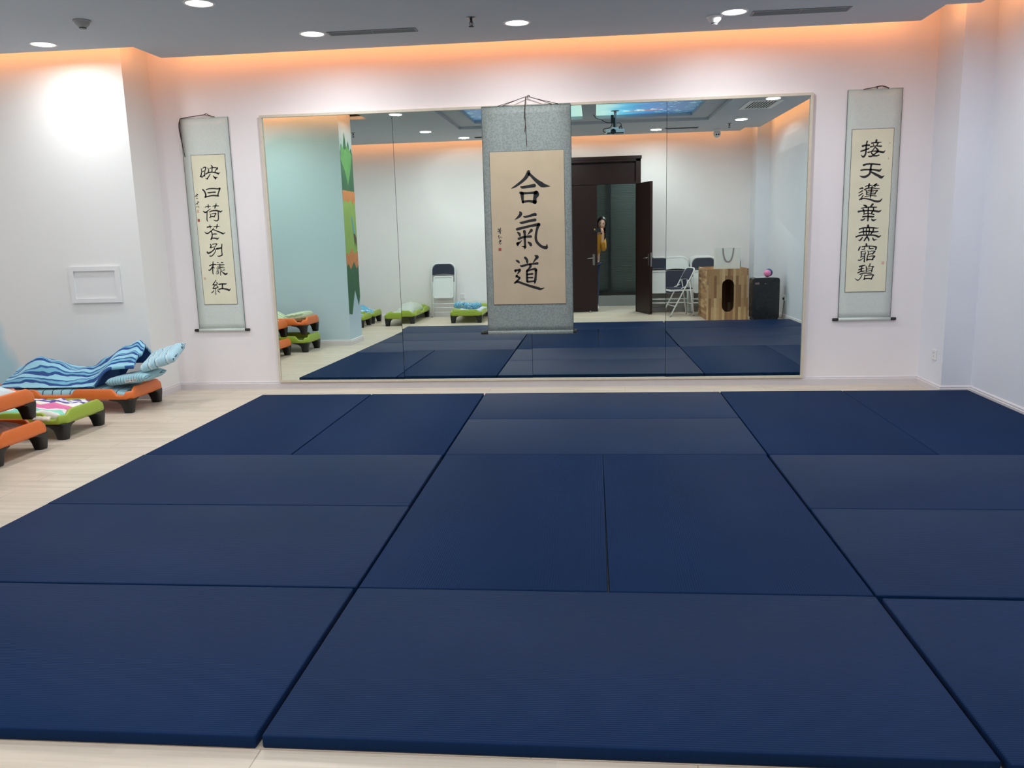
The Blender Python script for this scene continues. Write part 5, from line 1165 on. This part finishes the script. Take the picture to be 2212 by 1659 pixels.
# ------------------------------------------------------------------ wooden box, paper bag, appliance, balls
def mat_block(name, axis):
    k = N(name); k.set(Roughness=0.5); co = k.obj_co()
    if axis == 'front': mp = k.map(co, rot=(PI/2, 0, 0))
    elif axis == 'side': mp = k.map(co, rot=(0, -PI/2, 0))
    else: mp = co
    # butcher block: staves of random tone
    sep = k.n('ShaderNodeSeparateXYZ'); k.l(co, sep.inputs[0])
    comb = k.n('ShaderNodeCombineXYZ')
    if axis == 'front': k.l(sep.outputs['Z'], comb.inputs['X']); k.l(sep.outputs['X'], comb.inputs['Y'])
    elif axis == 'side': k.l(sep.outputs['Y'], comb.inputs['X']); k.l(sep.outputs['Z'], comb.inputs['Y'])
    else: k.l(sep.outputs['Y'], comb.inputs['X']); k.l(sep.outputs['X'], comb.inputs['Y'])
    br = k.n('ShaderNodeTexBrick'); br.offset = 0.41; br.inputs['Scale'].default_value = 1; br.inputs['Mortar Size'].default_value = 0.0006
    br.inputs['Brick Width'].default_value = 0.34; br.inputs['Row Height'].default_value = 0.042; br.inputs['Bias'].default_value = 0.0
    br.inputs['Color1'].default_value = (0, 0, 0, 1); br.inputs['Color2'].default_value = (1, 1, 1, 1); br.inputs['Mortar'].default_value = (0.3, 0.3, 0.3, 1)
    k.l(comb.outputs[0], br.inputs['Vector'])
    r = k.ramp(br.outputs['Color'], [(0.0, lin((138, 98, 66))), (0.35, lin((172, 130, 90))), (0.7, lin((190, 152, 108))), (1.0, lin((212, 180, 136)))])
    st = k.n('ShaderNodeTexNoise'); st.inputs['Detail'].default_value = 5; k.l(k.map(comb.outputs[0], scale=(4, 60, 1)), st.inputs['Vector'])
    r2 = k.ramp(st.outputs['Fac'], [(0.3, (0.8, 0.78, 0.76)), (0.7, (1.08, 1.08, 1.08))])
    m = k.n('ShaderNodeMix', data_type='RGBA', blend_type='MULTIPLY'); m.inputs['Factor'].default_value = 1
    k.l(r.outputs[0], m.inputs['A']); k.l(r2.outputs[0], m.inputs['B']); k.l(m.outputs['Result'], k.b.inputs['Base Color']); return k.m
M_BLKF, M_BLKS, M_BLKT = mat_block('block_wood_upright', 'front'), mat_block('block_wood_level', 'side'), mat_block('block_wood_top', 'top')
bx0, bx1, by0, by1, bz = 2.815, 3.455, -1.36, -0.40, 0.785
t = thing('wooden_box', 'tall wooden block-board box with an oval slot in its front, beside the black appliance', 'box', ((bx0+bx1)/2, (by0+by1)/2, 0))
hx, hy = (bx1-bx0)/2, (by1-by0)/2
b = B(); prism(b, rect(-hx, hx, 0.0, bz), [rrect(-0.085, 0.100, 0.125, 0.625, 0.09, 8)], hy-0.022, hy, 'y'); mesh_obj('front_panel', b, M_BLKF, t)
b = B(); box(b, -hx, -hx+0.022, -hy, hy-0.022, 0, bz); mesh_obj('side_panel', b, M_BLKS, t)
b = B(); box(b, hx-0.022, hx, -hy, hy-0.022, 0, bz); mesh_obj('side_panel', b, M_BLKS, t)
b = B(); box(b, -hx+0.022, hx-0.022, -hy, -hy+0.022, 0, bz); mesh_obj('back_panel', b, M_BLKF, t)
b = B(); box(b, -hx+0.022, hx-0.022, -hy+0.022, hy-0.022, 0.680, 0.700); mesh_obj('top_board', b, M_BLKT, t)
b = B(); box(b, -hx+0.022, hx-0.022, -hy+0.022, hy-0.04, 0.02, 0.04); mesh_obj('bottom_board', b, M_BLKT, t)
M_PAPERW = plain('white_glossy_paper', (232, 230, 222), 0.45, mottle=0.03, mscale=8)
t = thing('paper_bag', 'white paper shopping bag with grey ribbon handles on the wooden box', 'bag', (3.145, -0.56, 0.701), math.radians(-8))
b = B(); w_, d_, h_ = 0.195, 0.055, 0.400
vb = [(-w_, -d_, 0), (w_, -d_, 0), (w_, d_, 0), (-w_, d_, 0)]
prism(b, [(x, y) for x, y, _ in vb], [rect(-w_+0.002, w_-0.002, -d_+0.002, d_-0.002)], 0.0, h_)
box(b, -w_+0.002, w_-0.002, -d_+0.002, d_-0.002, 0.0, 0.004)
mesh_obj('bag_body', b, M_PAPERW, t)
M_RIB = plain('grey_ribbon', (148, 138, 140), 0.6)
for s in (1, -1):
    b = B(); y = s*(d_+0.003); P_ = spline([(-0.085, y, h_-0.005), (-0.075, y, h_-0.10), (-0.045, y+0.004*s, h_-0.185), (0.0, y+0.006*s, h_-0.215), (0.045, y+0.004*s, h_-0.185), (0.075, y, h_-0.10), (0.085, y, h_-0.005)], 5)
    pv = []
    for i, p in enumerate(P_):
        d = (P_[min(i+1, len(P_)-1)]-P_[max(i-1, 0)]).normalized(); nn = Vector((-d.z, 0, d.x))*0.011
        pv.append([b.verts.new(p+nn), b.verts.new(p-nn), b.verts.new(p-nn+Vector((0, 0.0012*s, 0))), b.verts.new(p+nn+Vector((0, 0.0012*s, 0)))])
    for A, Q in zip(pv[:-1], pv[1:]):
        for j in range(4): b.faces.new((A[j], A[(j+1) % 4], Q[(j+1) % 4], Q[j]))
    b.faces.new(pv[0]); b.faces.new(pv[-1]); mesh_obj('ribbon_handle', b, M_RIB, t)

M_APPL = plain('glossy_black_plastic', (30, 30, 33), 0.22, mottle=0.04)
t = thing('air_purifier', 'black boxy appliance with rounded top on the floor by the right wall', 'appliance', (3.70, -0.40, 0))
b = B(); o = []
for p in rrect(-0.205, 0.205, 0.02, 0.640, 0.035, 5): o.append(p)
prism(b, o, [], -0.14, 0.14, 'y')
bmesh.ops.bevel(b, geom=[e for e in b.edges if abs(abs(e.verts[0].co.y)-0.14) < 1e-4 and abs(abs(e.verts[1].co.y)-0.14) < 1e-4 and e.verts[0].co.y*e.verts[1].co.y > 0 and len(e.link_faces) == 2 and abs(e.calc_face_angle(0)) > 0.5], offset=0.010, segments=2, affect='EDGES')
ap = mesh_obj('appliance_body', b, M_APPL, t)
b = B(); box(b, -0.19, 0.19, -0.125, 0.125, 0.0, 0.022); mesh_obj('plinth', b, M_BLACK, t)
b = B(); rbox(b, -0.15, 0.02, -0.08, 0.08, 0.6405, 0.650, 0.003, 1); mesh_obj('top_tray', b, M_WHITE, t)
b = B(); box(b, -0.170, -0.105, 0.1395, 0.1408, 0.545, 0.575); mesh_obj('rating_label', b, plain('grey_label', (128, 104, 106), 0.5, mottle=0.3, mscale=160), ap)
b = B(); box(b, -0.026, 0.0, 0.1395, 0.1408, 0.552, 0.560); mesh_obj('badge', b, plain('silver_badge', (128, 126, 124), 0.4), ap)
b = B(); tube(b, spline([(0.19, -0.10, 0.08), (0.24, -0.09, 0.03), (0.285, -0.05, 0.02), (0.295, -0.02, 0.10), (0.305, -0.01, 0.22), (0.312, -0.01, 0.30)]), 0.0035, 6); mesh_obj('power_cord', b, M_BLACK, t)
b = B(); rbox(b, 0.288, 0.310, -0.03, 0.01, 0.295, 0.33, 0.004, 1); mesh_obj('plug', b, M_BLACK, t)
def ball(label, col, x, y, z, r, name):
    b = B(); bmesh.ops.create_uvsphere(b, u_segments=32, v_segments=20, radius=r)
    o = mesh_obj('toy_ball', b, plain(name, col, 0.4), smooth=True); o.location = (x, y, z); return tag(o, label, 'ball', 'balls on the black appliance')
ball('pink ball on top of the black appliance', (232, 130, 178), 3.725, -0.325, 0.6515+0.055, 0.055, 'pink_rubber')
ball('blue ball behind the pink ball on the black appliance', (40, 84, 140), 3.775, -0.465, 0.6515+0.06, 0.06, 'blue_rubber')
# ------------------------------------------------------------------ the person taking the picture, half behind the closed door leaf
M_SKIN = plain('skin', (226, 182, 156), 0.55, mottle=0.03)
M_HAIR = plain('black_hair', (24, 20, 20), 0.45, mottle=0.2, mscale=60)
M_MUST = plain('mustard_knit', (196, 140, 44), 0.9, mottle=0.08, mscale=60, bump=0.4, bscale=220)
M_JEAN = plain('blue_denim', (44, 58, 88), 0.85, mottle=0.1, mscale=80)
M_SHOE = plain('white_shoe', (214, 212, 208), 0.6)
PBASE = Vector((0.95, -2.44, 0.0))
def skin_mesh(nodes, links, sub=2):
    """nodes: name -> (x,y,z,rx,ry) in world space; first node is the root"""
    me = bpy.data.meshes.new('tmp'); names = list(nodes); idx = {n: i for i, n in enumerate(names)}
    me.from_pydata([Vector(nodes[n][:3])-PBASE for n in names], [(idx[a], idx[b]) for a, b in links], [])
    o = bpy.data.objects.new('tmp', me); COL.objects.link(o)
    sk = o.modifiers.new('s', 'SKIN'); sk.use_smooth_shade = True
    for i, n in enumerate(names):
        d = me.skin_vertices[0].data[i]; d.radius = nodes[n][3:5]; d.use_root = (i == 0)
    sd = o.modifiers.new('d', 'SUBSURF'); sd.levels = sub; sd.render_levels = sub
    dg = bpy.context.evaluated_depsgraph_get(); dg.update()
    ev = o.evaluated_get(dg); out = bmesh.new(); out.from_mesh(ev.to_mesh()); ev.to_mesh_clear()
    for f in out.faces: f.smooth = True
    bpy.data.objects.remove(o); bpy.data.meshes.remove(me)
    return out
S = {'pelvis': (0.925, -2.44, 0.90, 0.135, 0.10), 'waist': (0.950, -2.45, 1.05, 0.112, 0.085), 'chest': (0.965, -2.45, 1.22, 0.125, 0.095),
     'neckb': (1.015, -2.44, 1.365, 0.060, 0.055), 'neck': (1.055, -2.42, 1.425, 0.047, 0.047), 'skull': (1.082, -2.385, 1.50, 0.05, 0.05),
     'rsh': (1.110, -2.44, 1.305, 0.052, 0.052), 'relb': (1.112, -2.345, 1.075, 0.038, 0.038), 'rfore': (1.096, -2.24, 1.215, 0.034, 0.034), 'rwr': (1.102, -2.145, 1.345, 0.024, 0.024), 'rhand': (1.100, -2.108, 1.385, 0.026, 0.020),
     'lsh': (0.815, -2.44, 1.305, 0.052, 0.052), 'lelb': (0.780, -2.36, 1.085, 0.038, 0.038), 'lwr': (0.865, -2.265, 1.23, 0.024, 0.024), 'lhand': (0.895, -2.255, 1.275, 0.028, 0.020),
     'rhip': (0.965, -2.44, 0.84, 0.088, 0.088), 'rknee': (0.975, -2.42, 0.47, 0.056, 0.056), 'rank': (0.975, -2.45, 0.085, 0.036, 0.036), 'rtoe': (0.985, -2.32, 0.032, 0.034, 0.026),
     'lhip': (0.855, -2.44, 0.84, 0.088, 0.088), 'lknee': (0.845, -2.42, 0.47, 0.056, 0.056), 'lank': (0.845, -2.45, 0.085, 0.036, 0.036), 'ltoe': (0.835, -2.32, 0.032, 0.034, 0.026)}
LK = [('pelvis', 'waist'), ('waist', 'chest'), ('chest', 'neckb'), ('neckb', 'neck'), ('neck', 'skull'), ('chest', 'rsh'), ('rsh', 'relb'), ('relb', 'rfore'), ('rfore', 'rwr'), ('rwr', 'rhand'),
      ('chest', 'lsh'), ('lsh', 'lelb'), ('lelb', 'lwr'), ('lwr', 'lhand'), ('pelvis', 'rhip'), ('rhip', 'rknee'), ('rknee', 'rank'), ('rank', 'rtoe'), ('pelvis', 'lhip'), ('lhip', 'lknee'), ('lknee', 'lank'), ('lank', 'ltoe')]
thin = {k: (*v[:3], v[3]*0.86, v[4]*0.86) if k not in ('neck', 'skull', 'rwr', 'rhand', 'lwr', 'lhand') else v for k, v in S.items()}
body = skin_mesh(thin, LK)
# head: egg with jaw, brow, nose, lips and ears
hb = bmesh.new(); bmesh.ops.create_uvsphere(hb, u_segments=32, v_segments=24, radius=1.0)
for v in hb.verts:
    x, y, z = v.co
    w_ = 0.074*(1-0.22*max(0, -z)**1.5); d_ = 0.092
    X, Y, Z = x*w_, y*d_, z*0.112
    if y > 0.2:
        Y -= 0.010*max(0, -z)*abs(x)*2
        Y += 0.020*math.exp(-((x)/0.13)**2-((z+0.18)/0.16)**2)          # nose
        Y += 0.008*math.exp(-(x/0.06)**2-((z-0.02)/0.22)**2)            # bridge
        Y -= 0.008*(math.exp(-((x-0.42)/0.2)**2-((z-0.04)/0.12)**2)+math.exp(-((x+0.42)/0.2)**2-((z-0.04)/0.12)**2))
        Y += 0.005*math.exp(-(x/0.28)**2-((z+0.50)/0.06)**2)            # lips
        Y += 0.006*math.exp(-(x/0.25)**2-((z+0.80)/0.12)**2)            # chin
    v.co = (X, Y, Z)
for f in hb.faces: f.smooth = True
HEAD = Matrix.Translation(Vector((1.080, -2.365, 1.528))-PBASE) @ Matrix.Rotation(math.radians(8), 4, 'Y') @ Matrix.Rotation(math.radians(-6), 4, 'X')
merge(body, hb, HEAD)
for s in (-1, 1):
    eb = bmesh.new(); bmesh.ops.create_uvsphere(eb, u_segments=12, v_segments=8, radius=1.0)
    for v in eb.verts: v.co = (v.co.x*0.008+s*0.074, v.co.y*0.018-0.005, v.co.z*0.030)
    for f in eb.faces: f.smooth = True
    merge(body, eb, HEAD)
def fingers(b, chains):
    for pts, r in chains:
        P_ = [Vector(p)-PBASE for p in pts]; q = spline(P_, 4); n_ = len(q)
        tube(b, q, [r*(1.05-0.3*i/(n_-1))*(1 if i < n_-1 else 0.55) for i in range(n_)], 10)
# right hand closes round the end of the phone: thumb behind it, fingers over its front
fingers(body, [([(1.106, -2.105, 1.392), (1.102, -2.075, 1.428), (1.080, -2.060, 1.446), (1.056, -2.0575, 1.446)], 0.0085),
               ([(1.108, -2.100, 1.385), (1.106, -2.068, 1.408), (1.084, -2.0565, 1.423), (1.060, -2.0565, 1.424)], 0.0085),
               ([(1.106, -2.098, 1.376), (1.103, -2.068, 1.390), (1.084, -2.0565, 1.400), (1.062, -2.0565, 1.402)], 0.0082),
               ([(1.102, -2.098, 1.366), (1.098, -2.072, 1.374), (1.086, -2.062, 1.380), (1.070, -2.0575, 1.383)], 0.0070),
               ([(1.092, -2.118, 1.384), (1.082, -2.108, 1.406), (1.072, -2.094, 1.424), (1.060, -2.090, 1.436)], 0.0095)])
fingers(body, [([(0.872, -2.250, 1.290), (0.880, -2.240, 1.318), (0.890, -2.232, 1.338), (0.900, -2.230, 1.350)], 0.0085),
               ([(0.880, -2.250, 1.290), (0.892, -2.238, 1.316), (0.904, -2.230, 1.334), (0.914, -2.228, 1.344)], 0.0085),
               ([(0.888, -2.252, 1.285), (0.902, -2.240, 1.306), (0.914, -2.232, 1.322), (0.923, -2.230, 1.330)], 0.0082),
               ([(0.894, -2.254, 1.278), (0.908, -2.244, 1.294), (0.918, -2.236, 1.304), (0.926, -2.234, 1.310)], 0.0070),
               ([(0.862, -2.262, 1.270), (0.850, -2.248, 1.290), (0.848, -2.238, 1.306), (0.852, -2.232, 1.318)], 0.0095)])
pr = mesh_obj('person', body, M_SKIN); pr.location = PBASE
tag(pr, 'woman in a mustard sweater peeking round the dark door, holding a phone to her face', 'person')
b = B()
for s in (-1, 1):
    t_ = bmesh.new(); bmesh.ops.create_uvsphere(t_, u_segments=14, v_segments=10, radius=0.0105)
    for v in t_.verts: v.co = (v.co.x*1.25+s*0.031, v.co.y*0.55+0.0795, v.co.z*0.62+0.006)
    merge(b, t_, HEAD)
for f in b.faces: f.smooth = True
mesh_obj('eyes', b, plain('eye_white', (222, 216, 210), 0.25), pr)
b = B()
for s in (-1, 1): lathe(b, [(0, 0.0), (0.0052, 0.0), (0.0052, 0.0022), (0, 0.0028)], 14, HEAD @ Matrix.Translation((s*0.031, 0.0835, 0.0055)) @ Matrix.Rotation(-PI/2, 4, 'X'))
mesh_obj('irises', b, plain('dark_eye', (36, 26, 22), 0.2), pr)
b = B()
for s in (-1, 1): tube(b, spline([HEAD @ Vector((s*0.014, 0.0905, 0.026)), HEAD @ Vector((s*0.030, 0.0875, 0.031)), HEAD @ Vector((s*0.046, 0.076, 0.026))]), [0.0018+0.0012*math.sin(PI*i/12) for i in range(13)], 6)
for s in (-1, 1): tube(b, spline([HEAD @ Vector((s*0.019, 0.0868, 0.0085)), HEAD @ Vector((s*0.031, 0.0868, 0.0125)), HEAD @ Vector((s*0.044, 0.078, 0.008))]), 0.0013, 6)
mesh_obj('eyebrows', b, M_HAIR, pr)
b = B(); tube(b, [HEAD @ Vector((x, 0.088-1.1*x*x, -0.056)) for x in (-0.022, -0.011, 0, 0.011, 0.022)], 0.0042, 8); mesh_obj('lips', b, plain('lip_colour', (186, 96, 92), 0.5), pr)
# hair: cap plus long falls on both sides
b = bmesh.new(); bmesh.ops.create_uvsphere(b, u_segments=72, v_segments=56, radius=1.0)
kill = [v for v in b.verts if (v.co.y > 0.05 and v.co.z < 0.66-0.9*(v.co.x-0.1)**2) or v.co.z < -0.35]
bmesh.ops.delete(b, geom=kill, context='VERTS')
for v in b.verts:
    x, y, z = v.co; v.co = HEAD @ Vector((x*0.084, y*0.103-0.004, z*0.121+0.004))
for f in b.faces: f.smooth = True
geo = bmesh.ops.extrude_face_region(b, geom=b.faces[:])
for v in [g for g in geo['geom'] if isinstance(g, bmesh.types.BMVert)]: v.co += (v.co-(HEAD @ Vector((0, 0, 0)))).normalized()*0.006
# long fall: a horseshoe of hair round the back of the head, down over the shoulders
lv = [(0.075, 0.070, 0.088), (0.035, 0.082, 0.100), (-0.02, 0.087, 0.105), (-0.07, 0.090, 0.100), (-0.12, 0.094, 0.092), (-0.17, 0.100, 0.088), (-0.22, 0.104, 0.084), (-0.265, 0.098, 0.078)]
RI, RO = [], []; na = 40
for k_, (z, rx, ry) in enumerate(lv):
    ri, ro = [], []
    for i in range(na+1):
        a_ = math.radians(-212+244*i/na+6*math.sin(k_*1.3))
        wv = 1+0.05*nz(i*0.55, k_*0.5, 3.3)+0.03*math.sin(i*1.9+k_*0.4)
        zz = z-(0.03*nz(i*0.7, 9.1) if k_ == len(lv)-1 else 0)
        ro.append(b.verts.new(HEAD @ Vector((rx*wv*math.cos(a_), ry*wv*math.sin(a_)-0.004, zz))))
        ri.append(b.verts.new(HEAD @ Vector(((rx-0.016)*math.cos(a_), (ry-0.016)*math.sin(a_)-0.004, zz))))
    RI.append(ri); RO.append(ro)
for k_ in range(len(lv)-1):
    for i in range(na):
        b.faces.new((RO[k_][i], RO[k_][i+1], RO[k_+1][i+1], RO[k_+1][i])).smooth = True
        b.faces.new((RI[k_][i+1], RI[k_][i], RI[k_+1][i], RI[k_+1][i+1])).smooth = True
    for i in (0, na): b.faces.new((RO[k_][i], RO[k_+1][i], RI[k_+1][i], RI[k_][i]))
for k_ in (0, len(lv)-1):
    for i in range(na): b.faces.new((RO[k_][i], RI[k_][i], RI[k_][i+1], RO[k_][i+1]))
mesh_obj('hair', b, M_HAIR, pr)
tor = {k: S[k] for k in ('waist', 'pelvis', 'chest', 'neckb', 'rsh', 'relb', 'rfore', 'lsh', 'lelb', 'lwr')}
tor['pelvis'] = (0.925, -2.44, 0.87, 0.150, 0.118); tor['neckb'] = (1.015, -2.44, 1.350, 0.062, 0.058)
tor['rfore'] = (1.094, -2.225, 1.235, 0.040, 0.040); tor['relb'] = (1.114, -2.345, 1.072, 0.050, 0.050); tor['rsh'] = (*S['rsh'][:3], 0.060, 0.060); tor['lsh'] = (*S['lsh'][:3], 0.060, 0.060)
tor['lwr'] = (0.832, -2.28, 1.205, 0.036, 0.036); tor['lelb'] = (0.758, -2.36, 1.085, 0.048, 0.048)
mesh_obj('sweater', skin_mesh(tor, [l for l in LK if l[0] in tor and l[1] in tor]), M_MUST, pr)
leg = {k: (*S[k][:3], S[k][3]*1.06, S[k][4]*1.06) for k in ('pelvis', 'rhip', 'rknee', 'rank', 'lhip', 'lknee', 'lank')}
mesh_obj('jeans', skin_mesh(leg, [l for l in LK if l[0] in leg and l[1] in leg]), M_JEAN, pr)
for s_, nm in (('r', 'rtoe'), ('l', 'ltoe')):
    sh_ = {'a': (*S[s_+'ank'][:2], 0.05, 0.044, 0.044), 'h': (S[s_+'ank'][0], -2.465, 0.038, 0.036, 0.034), 'm': (S[nm][0], -2.385, 0.042, 0.042, 0.036), 't': (S[nm][0], -2.295, 0.036, 0.036, 0.030)}
    sb = skin_mesh(sh_, [('a', 'h'), ('a', 'm'), ('m', 't')])
    mz = min(v.co.z for v in sb.verts)
    for v in sb.verts: v.co.z -= mz-0.001
    mesh_obj('shoe', sb, M_SHOE, pr)

# the phone in her hand, lens just behind the viewpoint
t = thing('phone', 'dark phone with a yellow ringed lens held in front of her face', 'phone', (1.007, -2.0705, 1.420))
b = B(); rbox(b, -0.072, 0.072, -0.004, 0.004, -0.035, 0.035, 0.003, 2); ph = mesh_obj('phone_body', b, M_APPL, t)
b = B(); prism(b, rrect(-0.068, -0.038, -0.006, 0.032, 0.007), [], 0.004, 0.0048, 'y'); mesh_obj('camera_plate', b, M_DARKM, t)
b = B(); prism(b, [(-0.053+0.011*math.cos(a*PI/12), 0.0137+0.011*math.sin(a*PI/12)) for a in range(24)], [[(-0.053+0.006*math.cos(a*PI/12), 0.0137+0.006*math.sin(a*PI/12)) for a in range(24)]], 0.0048, 0.0062, 'y')
mesh_obj('lens_ring', b, plain('yellow_ring', (206, 180, 92), 0.4), t)
